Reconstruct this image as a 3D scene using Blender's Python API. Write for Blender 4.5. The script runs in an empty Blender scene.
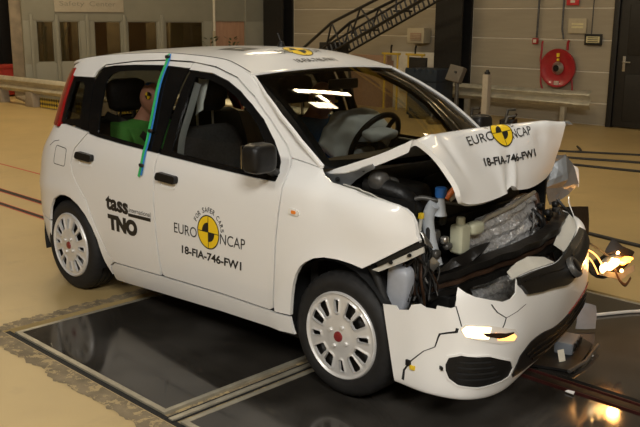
import bpy, bmesh, math, random
from mathutils import Vector, Matrix, noise
random.seed(7)
SC = bpy.context.scene
COL = SC.collection

# ---------------------------------------------------------------- camera
cam_d = bpy.data.cameras.new('camera'); cam = bpy.data.objects.new('camera', cam_d); COL.objects.link(cam)
cam_d.sensor_width = 36; cam_d.sensor_fit = 'HORIZONTAL'; cam_d.lens = 848.43/640*36
cam_d.clip_start = .05; cam_d.clip_end = 200
YAW, PITCH, ROLL = 2.34303, 0.225, 0.00655
_f = Vector((math.cos(YAW)*math.cos(PITCH), math.sin(YAW)*math.cos(PITCH), -math.sin(PITCH)))
_r = _f.cross(Vector((0,0,1))).normalized(); _u = _r.cross(_f)
_r2 = _r*math.cos(ROLL)+_u*math.sin(ROLL); _u2 = -_r*math.sin(ROLL)+_u*math.cos(ROLL)
mw = Matrix((( _r2.x,_u2.x,-_f.x,4.70521),(_r2.y,_u2.y,-_f.y,-3.37392),(_r2.z,_u2.z,-_f.z,1.67839),(0,0,0,1)))
cam.matrix_world = mw
SC.camera = cam

# ---------------------------------------------------------------- world, lights, exposure
SC.view_settings.view_transform = 'Standard'
try: SC.view_settings.look = 'None'
except Exception: pass
SC.view_settings.gamma = 1; SC.view_settings.use_curve_mapping = False
SC.view_settings.exposure = 0.0
W = bpy.data.worlds.new('world'); SC.world = W; W.use_nodes = True
W.node_tree.nodes['Background'].inputs[0].default_value = (1,.86,.66,1)
W.node_tree.nodes['Background'].inputs[1].default_value = .02
CEIL = 6.0
# (x, y, size x, size y, watts, colour): banks of hall lamps under the ceiling; each gets a fixture further down
WARM=(1,.79,.47); NEUT=(1,.985,.95)
# (x, y, z, size x, size y, watts, colour, aim point or None for straight down)
LAMPS=[(7.4,-5.4,5.3,2.4,1.2,360,NEUT,(2.3,-.3,.7)),(2.6,-7.2,5.4,2.2,.8,110,NEUT,(1.2,-.8,.7)),(3.2,.2,5.72,.3,2.0,45,NEUT,None),  # first bank is an added key light standing in for a camera flash
       (-.42,4.05,5.72,.16,1.5,28,WARM,None),(-4.0,1.5,5.72,1.8,.4,95,WARM,None),(-9.0,2.8,5.72,1.8,.4,120,WARM,None),(-5.5,6.2,5.72,1.8,.4,16,WARM,None),
       (-.05,3.72,5.72,.34,.10,6,WARM,None),(.32,3.45,5.72,.30,.55,8,WARM,None),(2.0,6.6,5.72,1.8,.3,12,WARM,None),(-13.3,3.4,5.72,1.2,.3,45,WARM,None)]  # last lamp is added only to brighten the cream wall at far left
def aim(o,src,dst):
    if dst is not None: o.rotation_euler=(Vector(dst)-Vector(src)).to_track_quat('-Z','Y').to_euler()
for x,y,z,sx,sy,w,c,t in LAMPS:
    ld=bpy.data.lights.new('hall_lamp_light','AREA'); ld.shape='RECTANGLE'; ld.size=sx; ld.size_y=sy
    ld.energy=w; ld.color=c
    lo=bpy.data.objects.new('hall_lamp_light',ld); COL.objects.link(lo); lo.location=(x,y,z-.06); aim(lo,(x,y,z),t)

# ---------------------------------------------------------------- helpers
def tag(o,label=None,cat=None,group=None,kind=None):
    if label: o['label']=label
    if cat: o['category']=cat
    if group: o['group']=group
    if kind: o['kind']=kind
    return o
def empty(name,loc=(0,0,0),rz=0,label=None,cat=None,group=None):
    o=bpy.data.objects.new(name,None); COL.objects.link(o); o.location=loc; o.rotation_euler=(0,0,rz)
    o.empty_display_size=.1
    return tag(o,label,cat,group)
def link(name,me,mat,parent=None,loc=None):
    if mat is not None:
        me.materials.clear(); me.materials.append(MT[mat] if isinstance(mat,str) else mat)
    o=bpy.data.objects.new(name,me); COL.objects.link(o)
    if parent: o.parent=parent
    if loc: o.location=loc
    return o
def fin(name,bm,mat,parent=None,smooth=True,ang=38,loc=None):
    me=bpy.data.meshes.new(name); bm.to_mesh(me); bm.free()
    if smooth:
        for p in me.polygons: p.use_smooth=True
        me.set_sharp_from_angle(angle=math.radians(ang))
    return link(name,me,mat,parent,loc)
def mk(name,vs,fs,mat,parent=None,smooth=True,ang=38,loc=None):
    me=bpy.data.meshes.new(name); me.from_pydata([tuple(v) for v in vs],[],fs); me.validate()
    if smooth:
        for p in me.polygons: p.use_smooth=True
        me.set_sharp_from_angle(angle=math.radians(ang))
    return link(name,me,mat,parent,loc)
def struct(o): o['kind']='structure'; return o
def bbox(bm,x0,x1,y0,y1,z0,z1,bev=0,M=None,seg=2):
    r=bmesh.ops.create_cube(bm,size=1)
    vs=r['verts']
    for v in vs: v.co=Vector(((x0+x1)/2+v.co.x*(x1-x0),(y0+y1)/2+v.co.y*(y1-y0),(z0+z1)/2+v.co.z*(z1-z0)))
    if bev>0:
        es=list({e for v in vs for e in v.link_edges})
        q=bmesh.ops.bevel(bm,geom=es,offset=bev,segments=seg,affect='EDGES',profile=.6)
        vs=list({v for f in q['faces'] for v in f.verts}|{v for v in vs if v.is_valid})
    if M is not None:
        for v in vs: v.co=M@v.co
    return vs
def box(name,x0,x1,y0,y1,z0,z1,mat,parent=None,bev=.004,M=None,loc=None,seg=2):
    bm=bmesh.new(); bbox(bm,x0,x1,y0,y1,z0,z1,bev,M,seg); return fin(name,bm,mat,parent,ang=22,loc=loc)
def frame_of(d):
    d=d.normalized(); a=Vector((0,0,1)) if abs(d.z)<.9 else Vector((1,0,0))
    s=d.cross(a).normalized(); return s,s.cross(d)
def btube(bm,path,r,n=8,cap=True,flat=None):
    pts=[Vector(q) for q in path]; rings=[]
    rr=r if isinstance(r,(list,tuple)) else [r]*len(pts)
    pv=None
    for i,q in enumerate(pts):
        d=(pts[min(i+1,len(pts)-1)]-pts[max(i-1,0)])
        if d.length<1e-9: d=Vector((0,0,1))
        s,t=frame_of(d)
        if pv is not None:
            s=(pv-d.normalized()*pv.dot(d.normalized()));
            s=s.normalized() if s.length>1e-6 else frame_of(d)[0]
            t=s.cross(d.normalized())
        pv=s
        f=flat if flat else 1
        rings.append([bm.verts.new(q+(s*math.cos(2*math.pi*k/n)+t*f*math.sin(2*math.pi*k/n))*rr[i]) for k in range(n)])
    for a,b in zip(rings,rings[1:]):
        for k in range(n): bm.faces.new((a[k],a[(k+1)%n],b[(k+1)%n],b[k]))
    if cap:
        try: bm.faces.new(rings[0][::-1]); bm.faces.new(rings[-1])
        except Exception: pass
def tube(name,path,r,mat,parent=None,n=8,flat=None,loc=None):
    bm=bmesh.new(); btube(bm,path,r,n,flat=flat); bmesh.ops.recalc_face_normals(bm,faces=bm.faces); return fin(name,bm,mat,parent,ang=50,loc=loc)
def cpath(pts,n=6,closed=False):
    P=[Vector(q) for q in pts]; out=[]; m=len(P)
    rng=range(m) if closed else range(m-1)
    for i in rng:
        if closed: a,b,c,d=P[(i-1)%m],P[i],P[(i+1)%m],P[(i+2)%m]
        else: a,b,c,d=P[max(i-1,0)],P[i],P[i+1],P[min(i+2,m-1)]
        for k in range(n):
            t=k/n
            out.append(.5*((2*b)+(c-a)*t+(2*a-5*b+4*c-d)*t*t+(3*b-a-3*c+d)*t**3))
    if not closed: out.append(P[-1])
    return out
def blathe(bm,prof,n=32,axis='z',c=(0,0,0),close=False):
    rings=[]; c=Vector(c)
    for r,h in prof:
        ring=[]
        for k in range(n):
            a=2*math.pi*k/n; x,y=r*math.cos(a),r*math.sin(a)
            v={'z':(x,y,h),'y':(x,h,y),'x':(h,x,y)}[axis]
            ring.append(bm.verts.new(c+Vector(v)))
        rings.append(ring)
    prs=list(zip(rings,rings[1:]))
    if close: prs.append((rings[-1],rings[0]))
    for a,b in prs:
        for k in range(n): bm.faces.new((a[k],a[(k+1)%n],b[(k+1)%n],b[k]))
    if not close:
        for rg in (rings[0],rings[-1]):
            try: bm.faces.new(rg)
            except Exception: pass
    bmesh.ops.remove_doubles(bm,verts=bm.verts,dist=1e-6)
    bmesh.ops.recalc_face_normals(bm,faces=bm.faces)
def lathe(name,prof,mat,parent=None,n=32,axis='z',c=(0,0,0),close=False,loc=None,ang=35):
    bm=bmesh.new(); blathe(bm,prof,n,axis,c,close); return fin(name,bm,mat,parent,ang=ang,loc=loc)
def inset_poly(P,d):
    n=len(P); A=sum(P[i][0]*P[(i+1)%n][1]-P[(i+1)%n][0]*P[i][1] for i in range(n))
    s=1 if A>0 else -1; out=[]
    for i in range(n):
        a,b,c=Vector(P[i-1]),Vector(P[i]),Vector(P[(i+1)%n])
        e1=(b-a).normalized(); e2=(c-b).normalized()
        n1=Vector((-e1.y,e1.x))*s; n2=Vector((-e2.y,e2.x))*s
        m=n1+n2; l=max(m.dot(n1),.35)
        q=b+m*(d/l); out.append((q.x,q.y))
    return out
def round_poly(P,r,k=4):
    n=len(P); out=[]
    for i in range(n):
        a,b,c=Vector(P[i-1]),Vector(P[i]),Vector(P[(i+1)%n])
        d1=(a-b); d2=(c-b); rr=min(r,d1.length*.45,d2.length*.45)
        p0=b+d1.normalized()*rr; p1=b+d2.normalized()*rr
        for j in range(k+1):
            t=j/k; q=p0*(1-t)**2+b*2*t*(1-t)+p1*t*t; out.append((q.x,q.y))
    return out
def flatgrid(bm,gu,gv):
    us=[v.co.x for v in bm.verts]; vs=[v.co.y for v in bm.verts]
    for lo,hi,g,ax in ((min(us),max(us),gu,0),(min(vs),max(vs),gv,1)):
        k=math.floor(lo/g)+1
        while k*g<hi-1e-6:
            co=[0,0,0]; no=[0,0,0]; co[ax]=k*g; no[ax]=1
            bmesh.ops.bisect_plane(bm,geom=bm.verts[:]+bm.edges[:]+bm.faces[:],dist=1e-6,plane_co=co,plane_no=no)
            k+=1
def panel(name,polys,surf,mat,parent,gu=.05,gv=.05,flange=.014,inset=.0025,off=0.0,ang=40):
    """outline(s) in surface coordinates -> skin on the surface with a turned-in edge"""
    bm=bmesh.new()
    for P in polys:
        if inset: P=inset_poly(P,inset)
        bm.faces.new([bm.verts.new((a,b,0)) for a,b in P])
    if len(polys)>1: bmesh.ops.remove_doubles(bm,verts=bm.verts,dist=1e-4)
    flatgrid(bm,gu,gv)
    if flange:
        be=[e for e in bm.edges if e.is_boundary]
        r=bmesh.ops.extrude_edge_only(bm,edges=be)
        for v in r['geom']:
            if isinstance(v,bmesh.types.BMVert): v.co.z=-flange
    for v in bm.verts: v.co=Vector(surf(v.co.x,v.co.y,off+v.co.z))
    bmesh.ops.recalc_face_normals(bm,faces=bm.faces)
    return fin(name,bm,mat,parent,ang=ang)
def strip_poly(center,w):
    """2d polyline -> closed ribbon outline of width w"""
    P=[Vector(q) for q in center]; L=[];R=[]
    for i,q in enumerate(P):
        d=(P[min(i+1,len(P)-1)]-P[max(i-1,0)]).normalized(); nn=Vector((-d.y,d.x))
        ww=w[i] if isinstance(w,(list,tuple)) else w
        L.append((q.x+nn.x*ww/2,q.y+nn.y*ww/2)); R.append((q.x-nn.x*ww/2,q.y-nn.y*ww/2))
    return L+R[::-1]
def ribbon(name,center,w,surf,mat,parent,off=.002,flange=.003,g=.05):
    """ribbon of quads along a 2d polyline on a surface"""
    P=strip_poly(center,w); n=len(center); bm=bmesh.new()
    vs=[bm.verts.new((a,b,0)) for a,b in P]
    for i in range(n-1): bm.faces.new((vs[i],vs[i+1],vs[2*n-2-i],vs[2*n-1-i]))
    flatgrid(bm,g,g)
    be=[e for e in bm.edges if e.is_boundary]
    r=bmesh.ops.extrude_edge_only(bm,edges=be)
    for v in r['geom']:
        if isinstance(v,bmesh.types.BMVert): v.co.z=-flange
    for v in bm.verts: v.co=Vector(surf(v.co.x,v.co.y,off+v.co.z))
    bmesh.ops.recalc_face_normals(bm,faces=bm.faces)
    return fin(name,bm,mat,parent)
_tc={}
def text_geo(s,bold=0.0):
    """lettering as flat mesh; returns verts (x,y), faces, normalised so that height of capitals = 1"""
    key=(s,bold)
    if key in _tc: return _tc[key]
    cu=bpy.data.curves.new('t','FONT'); cu.body=s; cu.size=1; cu.offset=bold; cu.resolution_u=4
    ob=bpy.data.objects.new('t',cu); COL.objects.link(ob)
    dg=bpy.context.evaluated_depsgraph_get()
    me=bpy.data.meshes.new_from_object(ob.evaluated_get(dg))
    vs=[(v.co.x,v.co.y) for v in me.vertices]; fs=[tuple(p.vertices) for p in me.polygons]
    bpy.data.objects.remove(ob); bpy.data.meshes.remove(me); bpy.data.curves.remove(cu)
    x0=min(v[0] for v in vs); x1=max(v[0] for v in vs); y0=min(v[1] for v in vs); y1=max(v[1] for v in vs)
    vs=[((a-x0)/(x1-x0),(b-y0)/(y1-y0)) for a,b in vs]
    _tc[key]=(vs,fs); return _tc[key]
def decal(name,geo,mp,surf,mat,parent,off=.0018,g=.12):
    vs,fs=geo; bm=bmesh.new(); bv=[bm.verts.new((a,b,0)) for a,b in vs]
    for f in fs:
        try: bm.faces.new([bv[i] for i in f])
        except Exception: pass
    flatgrid(bm,g,.35)
    for v in bm.verts:
        a,b=mp(v.co.x,v.co.y); v.co=Vector(surf(a,b,off))
    return fin(name,bm,mat,parent,smooth=False)
def quad(p00,p10,p01,p11):
    """bilinear map of the unit square"""
    def f(s,t):
        return tuple((1-s)*(1-t)*p00[i]+s*(1-t)*p10[i]+(1-s)*t*p01[i]+s*t*p11[i] for i in (0,1))
    return f
def disc_geo(a0=0,a1=360,r0=0,r1=1,n=40):
    vs=[];fs=[]
    for k in range(n+1):
        a=math.radians(a0+(a1-a0)*k/n)
        vs.append((.5+.5*r1*math.cos(a),.5+.5*r1*math.sin(a))); vs.append((.5+.5*r0*math.cos(a),.5+.5*r0*math.sin(a)))
    for k in range(n):
        if r0>0: fs.append((2*k,2*k+2,2*k+3,2*k+1))
        else: fs.append((2*k,2*k+2,2*k+1))
    return vs,fs
def net_surf(net):
    """Catmull-Rom surface through a control net net[row][col] -> f(a,b,off), a along rows 0..1, b along cols 0..1"""
    R=len(net);C=len(net[0]); N=[[Vector(q) for q in r] for r in net]
    def cr(P,t):
        n=len(P)-1; t=min(max(t,-.02),1.02)*n; i=min(max(int(math.floor(t)),0),n-1); t-=i
        b,c=P[i],P[i+1]; a=P[i-1] if i>0 else 2*b-c; d=P[i+2] if i+2<=n else 2*c-b
        return .5*((2*b)+(c-a)*t+(2*a-5*b+4*c-d)*t*t+(3*b-a-3*c+d)*t**3)
    def P(a,b): return cr([cr(r,b) for r in N],a)
    def f(a,b,off=0.0):
        q=P(a,b)
        if off:
            e=.004
            nn=(P(a+e,b)-P(a-e,b)).cross(P(a,b+e)-P(a,b-e))
            q=q+nn.normalized()*off*f.sgn
        return q
    f.sgn=1
    return f
def crumple(o,amp,sc,seed=0):
    for v in o.data.vertices:
        v.co+=noise.noise_vector(v.co*sc+Vector((seed,seed*1.7,0)))*amp
def copy_tree(o,parent=None,loc=None,rz=None):
    c=o.copy(); COL.objects.link(c); c.parent=parent
    if loc is not None: c.location=loc
    if rz is not None: c.rotation_euler=(0,0,rz)
    for ch in [k for k in bpy.data.objects if k.parent==o and k!=c]: copy_tree(ch,c)
    return c

# ---------------------------------------------------------------- materials
MT={}
def M(name,col,rough=.5,metal=0,var=.06,scale=18,bump=0,coat=0,ior=1.5,emit=None,es=0,spec=.5,bscale=None,detail=4,stretch=None):
    m=bpy.data.materials.new(name); m.use_nodes=True; nt=m.node_tree; N=nt.nodes; L=nt.links
    b=N['Principled BSDF']; b.inputs['Roughness'].default_value=rough; b.inputs['Metallic'].default_value=metal
    b.inputs['IOR'].default_value=ior; b.inputs['Coat Weight'].default_value=coat; b.inputs['Coat Roughness'].default_value=.06
    b.inputs['Specular IOR Level'].default_value=spec
    tc=N.new('ShaderNodeTexCoord'); vec=tc.outputs['Object']
    if stretch:
        mp=N.new('ShaderNodeMapping'); mp.inputs['Scale'].default_value=stretch; L.new(vec,mp.inputs[0]); vec=mp.outputs[0]
    nz=N.new('ShaderNodeTexNoise'); nz.inputs['Scale'].default_value=scale; nz.inputs['Detail'].default_value=detail; L.new(vec,nz.inputs['Vector'])
    rp=N.new('ShaderNodeValToRGB'); rp.color_ramp.elements[0].position=.3; rp.color_ramp.elements[1].position=.7
    rp.color_ramp.elements[0].color=tuple(max(c*(1-var),0) for c in col)+(1,); rp.color_ramp.elements[1].color=tuple(min(c*(1+var),1) for c in col)+(1,)
    L.new(nz.outputs['Fac'],rp.inputs[0]); L.new(rp.outputs[0],b.inputs['Base Color'])
    if bump:
        n2=N.new('ShaderNodeTexNoise'); n2.inputs['Scale'].default_value=bscale or scale*4; n2.inputs['Detail'].default_value=3; L.new(vec,n2.inputs['Vector'])
        bp=N.new('ShaderNodeBump'); bp.inputs['Strength'].default_value=bump; bp.inputs['Distance'].default_value=.01
        L.new(n2.outputs['Fac'],bp.inputs['Height']); L.new(bp.outputs[0],b.inputs['Normal'])
    if emit:
        b.inputs['Emission Color'].default_value=tuple(emit)+(1,); b.inputs['Emission Strength'].default_value=es
    MT[name]=m; return m
def glass(name,tint,rough=.0,refl=1.0,var=.0):
    m=bpy.data.materials.new(name); m.use_nodes=True; nt=m.node_tree; N=nt.nodes; L=nt.links
    N.remove(N['Principled BSDF']); out=N['Material Output']
    fr=N.new('ShaderNodeFresnel'); fr.inputs['IOR'].default_value=1.5
    mu=N.new('ShaderNodeMath'); mu.operation='MULTIPLY'; mu.inputs[1].default_value=refl; L.new(fr.outputs[0],mu.inputs[0])
    tr=N.new('ShaderNodeBsdfTransparent'); tr.inputs[0].default_value=tuple(tint)+(1,)
    gl=N.new('ShaderNodeBsdfGlossy'); gl.inputs['Roughness'].default_value=rough
    mx=N.new('ShaderNodeMixShader'); L.new(mu.outputs[0],mx.inputs[0]); L.new(tr.outputs[0],mx.inputs[1]); L.new(gl.outputs[0],mx.inputs[2])
    L.new(mx.outputs[0],out.inputs[0]); MT[name]=m; return m
M('white_paint',(.80,.79,.76),.34,coat=.7,var=.015,scale=3)
M('white_plastic',(.80,.79,.76),.40,coat=.35,var=.02,scale=4)
M('shard_blue',(.16,.175,.195),.4,var=.1)
M('bare_plastic',(.50,.48,.42),.55,var=.05,scale=8)
M('black_gloss',(.006,.006,.006),.16,var=.2,spec=.3)
M('black_plastic',(.009,.0085,.008),.42,spec=.3,var=.25,scale=40,bump=.1)
M('black_satin',(.008,.007,.006),.30,spec=.35,var=.3,scale=14,bump=.15)
M('black_matt',(.006,.006,.006),.8,var=.3)
M('rubber',(.016,.0155,.015),.62,spec=.3,var=.2,scale=30,bump=.06)
M('hubcap_silver',(.70,.69,.665),.32,metal=.35,var=.04)
M('steel',(.52,.50,.46),.35,metal=.9,var=.12,bump=.05)
M('galvanised',(.55,.52,.43),.42,metal=.7,var=.14,scale=9)
M('aluminium_foil',(.62,.62,.615),.24,metal=.6,var=.25,scale=45,bump=1.0,bscale=75)
M('crushed_steel',(.20,.21,.215),.40,metal=.5,var=.2,scale=10,bump=.25,bscale=20)
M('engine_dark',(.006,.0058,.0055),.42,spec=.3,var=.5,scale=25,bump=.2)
M('engine_grey',(.10,.097,.09),.4,metal=.5,var=.3,scale=22,bump=.1)
M('copper_brown',(.055,.028,.016),.38,metal=.4,var=.3)
M('cream_plastic',(.47,.47,.34),.38,var=.06)
M('pipe_grey',(.42,.45,.48),.42,var=.06)
M('shock_grey',(.34,.36,.40),.40,var=.08)
M('cap_blue',(.03,.16,.52),.4,var=.06)
M('hose_orange',(.75,.20,.04),.45,var=.08)
M('yellow_plastic',(.80,.55,.03),.45,var=.05)
M('decal_black',(.012,.012,.012),.45,var=.02)
M('decal_yellow',(.86,.58,.015),.42,var=.02)
M('emblem_red',(.20,.014,.018),.3,coat=.5,var=.05)
M('tail_red',(.26,.008,.008),.16,coat=.8,var=.05)
M('orange_lens',(.75,.22,.03),.2,coat=.5,var=.05)
M('clear_lens',(.75,.72,.66),.15,coat=.5,var=.05)
M('seat_fabric',(.020,.019,.020),.85,var=.25,scale=60,bump=.2)
M('seat_fabric_light',(.075,.073,.076),.85,var=.2,scale=60,bump=.2)
M('dash_plastic',(.10,.075,.045),.6,var=.15,bump=.1)
M('dash_dark',(.015,.014,.013),.6,var=.15,bump=.1)
M('airbag_cloth',(.70,.76,.80),.75,var=.06,scale=7,bump=.5,bscale=14)
M('dummy_vinyl',(.50,.23,.16),.5,var=.08,scale=12)
M('dummy_grey',(.05,.05,.06),.5,var=.1)
M('green_cloth',(.09,.33,.06),.85,var=.12,scale=15,bump=.3,bscale=25)
M('blue_cloth',(.05,.16,.40),.85,var=.12,scale=15,bump=.3,bscale=25)
M('strap_green',(.03,.42,.12),.6,var=.08)
M('strap_blue',(.03,.20,.55),.6,var=.08)
M('head_liner',(.20,.19,.17),.9,var=.05)
M('lamp_lit',(1,.85,.6),.3,var=.05,emit=(1,.72,.38),es=5)
M('lamp_amber',(1,.5,.15),.3,var=.05,emit=(1,.45,.12),es=2.2)
M('fire_hot',(1,.75,.4),.4,var=.1,emit=(1,.55,.18),es=13)
M('fire_orange',(1,.4,.1),.4,var=.1,emit=(1,.27,.03),es=9)
M('mirror_glass',(.5,.5,.5),.05,metal=1,var=.02)
M('interior_dark',(.012,.011,.010),.9,var=.1)
glass('window_glass',(.84,.84,.78),refl=.8)
glass('rear_glass',(.30,.31,.30),refl=.9)
glass('windshield_glass',(.80,.80,.73),refl=1.1)
glass('booth_glass',(.55,.52,.42),refl=.8)

# ---------------------------------------------------------------- body surface
WZ=[.10,.16,.22,.30,.42,.55,.70,.82,.90,.95,1.0,1.10,1.20,1.30,1.37,1.42,1.46,1.50]
WY=[.70,.745,.772,.792,.806,.815,.815,.808,.798,.782,.762,.722,.678,.628,.585,.545,.508,.465]
def crom(x,X,Y):
    x=min(max(x,X[0]),X[-1])
    i=0
    while i<len(X)-2 and x>X[i+1]: i+=1
    h=X[i+1]-X[i]; t=(x-X[i])/h
    def sl(k):
        if k<=0: return (Y[1]-Y[0])/(X[1]-X[0])
        if k>=len(X)-1: return (Y[-1]-Y[-2])/(X[-1]-X[-2])
        return (Y[k+1]-Y[k-1])/(X[k+1]-X[k-1])
    a,b=sl(i)*h,sl(i+1)*h
    return (2*t**3-3*t*t+1)*Y[i]+(t**3-2*t*t+t)*a+(-2*t**3+3*t*t)*Y[i+1]+(t**3-t*t)*b
U0=-.05; NE=2/3.2
_tt=[i/400*math.pi/2 for i in range(401)]
_pl=[(.58*math.sin(t)**NE,.80*max(math.cos(t),0)**NE) for t in _tt]
_cl=[0.0]
for _i in range(400): _cl.append(_cl[-1]+math.dist(_pl[_i],_pl[_i+1]))
UL=_cl[-1]
def halfw(x,z):
    w=crom(z,WZ,WY)
    if x>1.9 and z<1.2: w-=.105*((x-1.9)/.8)**2.2
    if x>1.5 and z>.94:
        a=min((x-1.5)/.55,1); b=min((z-.94)/.12,1); w-=.075*a*a*(3-2*a)*b*b*(3-2*b)
    for cx in (0.0,2.28):
        r=math.hypot(x-cx,z-.29)
        if z<1.0: w+=.010*math.exp(-((r-.36)/.045)**2)
    if z<.9: w+=.003/(1+math.exp((z-.47)/.015))*max(0,min(1,(x-.45)/.1))*max(0,min(1,(1.9-x)/.1))
    return w
def side(u,z,off=0.0,sg=-1):
    if u>=U0:
        return (u,sg*(halfw(u,z)+off),z)
    s=min(U0-u,UL-1e-6)
    lo,hi=0,400
    while hi-lo>1:
        m=(lo+hi)//2
        if _cl[m]<=s: lo=m
        else: hi=m
    f=(s-_cl[lo])/(_cl[hi]-_cl[lo]); t=_tt[lo]*(1-f)+_tt[hi]*f
    a=crom(z,[.15,.3,.45,.62,.83,1.0,1.2,1.36,1.46],[.52,.55,.565,.54,.485,.34,.335,.34,.30])
    w=halfw(U0,z)
    return (U0-(a+off)*math.sin(t)**NE, sg*(w+off)*max(math.cos(t),0)**NE, z)
# ================================================================ THE HALL
def mat_floor():
    m=M('floor_epoxy',(.44,.315,.135),.42,var=.10,scale=1.3,detail=8)
    nt=m.node_tree;N=nt.nodes;L=nt.links;b=N['Principled BSDF']
    src=b.inputs['Base Color'].links[0].from_socket
    tc=N.new('ShaderNodeTexCoord'); nz=N.new('ShaderNodeTexNoise'); nz.inputs['Scale'].default_value=3.2; nz.inputs['Detail'].default_value=10; nz.inputs['Roughness'].default_value=.65
    L.new(tc.outputs['Object'],nz.inputs['Vector'])
    rp=N.new('ShaderNodeValToRGB'); rp.color_ramp.elements[0].position=.56; rp.color_ramp.elements[1].position=.78
    rp.color_ramp.elements[0].color=(0,0,0,1); rp.color_ramp.elements[1].color=(.38,.38,.38,1); L.new(nz.outputs['Fac'],rp.inputs[0])
    mx=N.new('ShaderNodeMixRGB'); mx.inputs[2].default_value=(.22,.165,.09,1); L.new(rp.outputs[0],mx.inputs[0]); L.new(src,mx.inputs[1]); L.new(mx.outputs[0],b.inputs['Base Color'])
mat_floor()
def mat_worn():
    m=M('worn_concrete',(.20,.155,.092),.8,var=.3,scale=9,bump=.5,bscale=30)
    nt=m.node_tree;N=nt.nodes;L=nt.links;b=N['Principled BSDF']
    src=b.inputs['Base Color'].links[0].from_socket
    tc=N.new('ShaderNodeTexCoord'); nz=N.new('ShaderNodeTexNoise'); nz.inputs['Scale'].default_value=16; nz.inputs['Detail'].default_value=10; nz.inputs['Roughness'].default_value=.75
    L.new(tc.outputs['Object'],nz.inputs['Vector'])
    rp=N.new('ShaderNodeValToRGB'); rp.color_ramp.elements[0].position=.53; rp.color_ramp.elements[1].position=.56
    rp.color_ramp.elements[0].color=(0,0,0,1); rp.color_ramp.elements[1].color=(1,1,1,1); L.new(nz.outputs['Fac'],rp.inputs[0])
    mx=N.new('ShaderNodeMixRGB'); mx.inputs[2].default_value=(.40,.30,.15,1); L.new(rp.outputs[0],mx.inputs[0]); L.new(src,mx.inputs[1]); L.new(mx.outputs[0],b.inputs['Base Color'])
mat_worn()
def mat_pit():
    m=M('pit_glass',(.026,.023,.019),.07,var=.4,scale=2.2,detail=8,ior=1.62)
    nt=m.node_tree;N=nt.nodes;L=nt.links;b=N['Principled BSDF']
    tc=N.new('ShaderNodeTexCoord'); nz=N.new('ShaderNodeTexNoise'); nz.inputs['Scale'].default_value=2.4; nz.inputs['Detail'].default_value=9
    L.new(tc.outputs['Object'],nz.inputs['Vector'])
    rp=N.new('ShaderNodeMapRange'); rp.inputs[1].default_value=.35; rp.inputs[2].default_value=.75; rp.inputs[3].default_value=.05; rp.inputs[4].default_value=.2
    L.new(nz.outputs['Fac'],rp.inputs[0]); L.new(rp.outputs[0],b.inputs['Roughness'])
    src=b.inputs['Base Color'].links[0].from_socket
    r2=N.new('ShaderNodeValToRGB'); r2.color_ramp.elements[0].position=.5; r2.color_ramp.elements[1].position=.8; r2.color_ramp.elements[0].color=(0,0,0,1); r2.color_ramp.elements[1].color=(.6,.6,.6,1)
    n3=N.new('ShaderNodeTexNoise'); n3.inputs['Scale'].default_value=1.1; n3.inputs['Detail'].default_value=7; L.new(tc.outputs['Object'],n3.inputs['Vector']); L.new(n3.outputs['Fac'],r2.inputs[0])
    mx=N.new('ShaderNodeMixRGB'); mx.inputs[2].default_value=(.10,.092,.082,1); L.new(r2.outputs[0],mx.inputs[0]); L.new(src,mx.inputs[1]); L.new(mx.outputs[0],b.inputs['Base Color'])
mat_pit()
M('frame_metal',(.32,.29,.22),.5,metal=.3,var=.18,scale=12)
M('track_dark',(.012,.009,.007),.6,spec=.15,var=.4,scale=20)
M('line_dull',(.04,.010,.008),.6,spec=.15,var=.3)
M('line_red',(.45,.06,.035),.6,var=.2)
M('wall_panel',(.34,.29,.205),.6,var=.05,scale=2,stretch=(1,1,12))
M('wall_joint',(.66,.60,.48),.7,var=.05)
M('column_black',(.012,.011,.010),.45,var=.3)
M('door_dark',(.014,.012,.010),.5,var=.2)
M('booth_grey',(.235,.225,.175),.6,var=.06,scale=3)
M('booth_board',(.40,.35,.27),.7,var=.05)
M('booth_inside',(.24,.19,.13),.8,var=.3,scale=4)
M('wood_door',(.36,.20,.12),.6,var=.12,scale=3,stretch=(6,6,1))
M('block_wall',(.50,.40,.25),.75,var=.06,scale=5)
M('red_paint',(.42,.035,.02),.5,var=.1)
M('reel_red',(.34,.015,.02),.32,coat=.4,var=.08)
M('blue_paint',(.008,.018,.032),.5,var=.2)
M('board_white',(.62,.57,.46),.7,var=.06)
M('board_tan',(.33,.20,.12),.7,var=.08)
M('yellow_steel',(.62,.42,.05),.45,var=.1)
M('paper_yellow',(.62,.55,.30),.7,var=.1)
M('sign_red',(.55,.04,.04),.5,var=.05)
M('box_cream',(.45,.38,.25),.6,var=.05)
M('black_cable',(.012,.011,.010),.55,var=.2)
M('white_cable',(.55,.53,.48),.5,var=.1)
M('ceiling_dark',(.10,.085,.06),.9,var=.1)
M('lamp_panel',(1,1,1),.4,var=.01,emit=(1,.90,.72),es=5)
M('lamp_panel_warm',(1,1,1),.4,var=.01,emit=(1,.84,.60),es=14)
def checker_mat():
    m=bpy.data.materials.new('checker_tape'); m.use_nodes=True; N=m.node_tree.nodes; L=m.node_tree.links
    tc=N.new('ShaderNodeTexCoord'); mp=N.new('ShaderNodeMapping'); mp.inputs['Rotation'].default_value=(0,math.radians(45),0); ck=N.new('ShaderNodeTexChecker'); ck.inputs['Scale'].default_value=16
    ck.inputs['Color1'].default_value=(.62,.45,.05,1); ck.inputs['Color2'].default_value=(.012,.012,.012,1)
    L.new(tc.outputs['Object'],mp.inputs[0]); L.new(mp.outputs[0],ck.inputs[0]); L.new(ck.outputs[0],N['Principled BSDF'].inputs['Base Color']); MT['checker_tape']=m
checker_mat()

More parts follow.
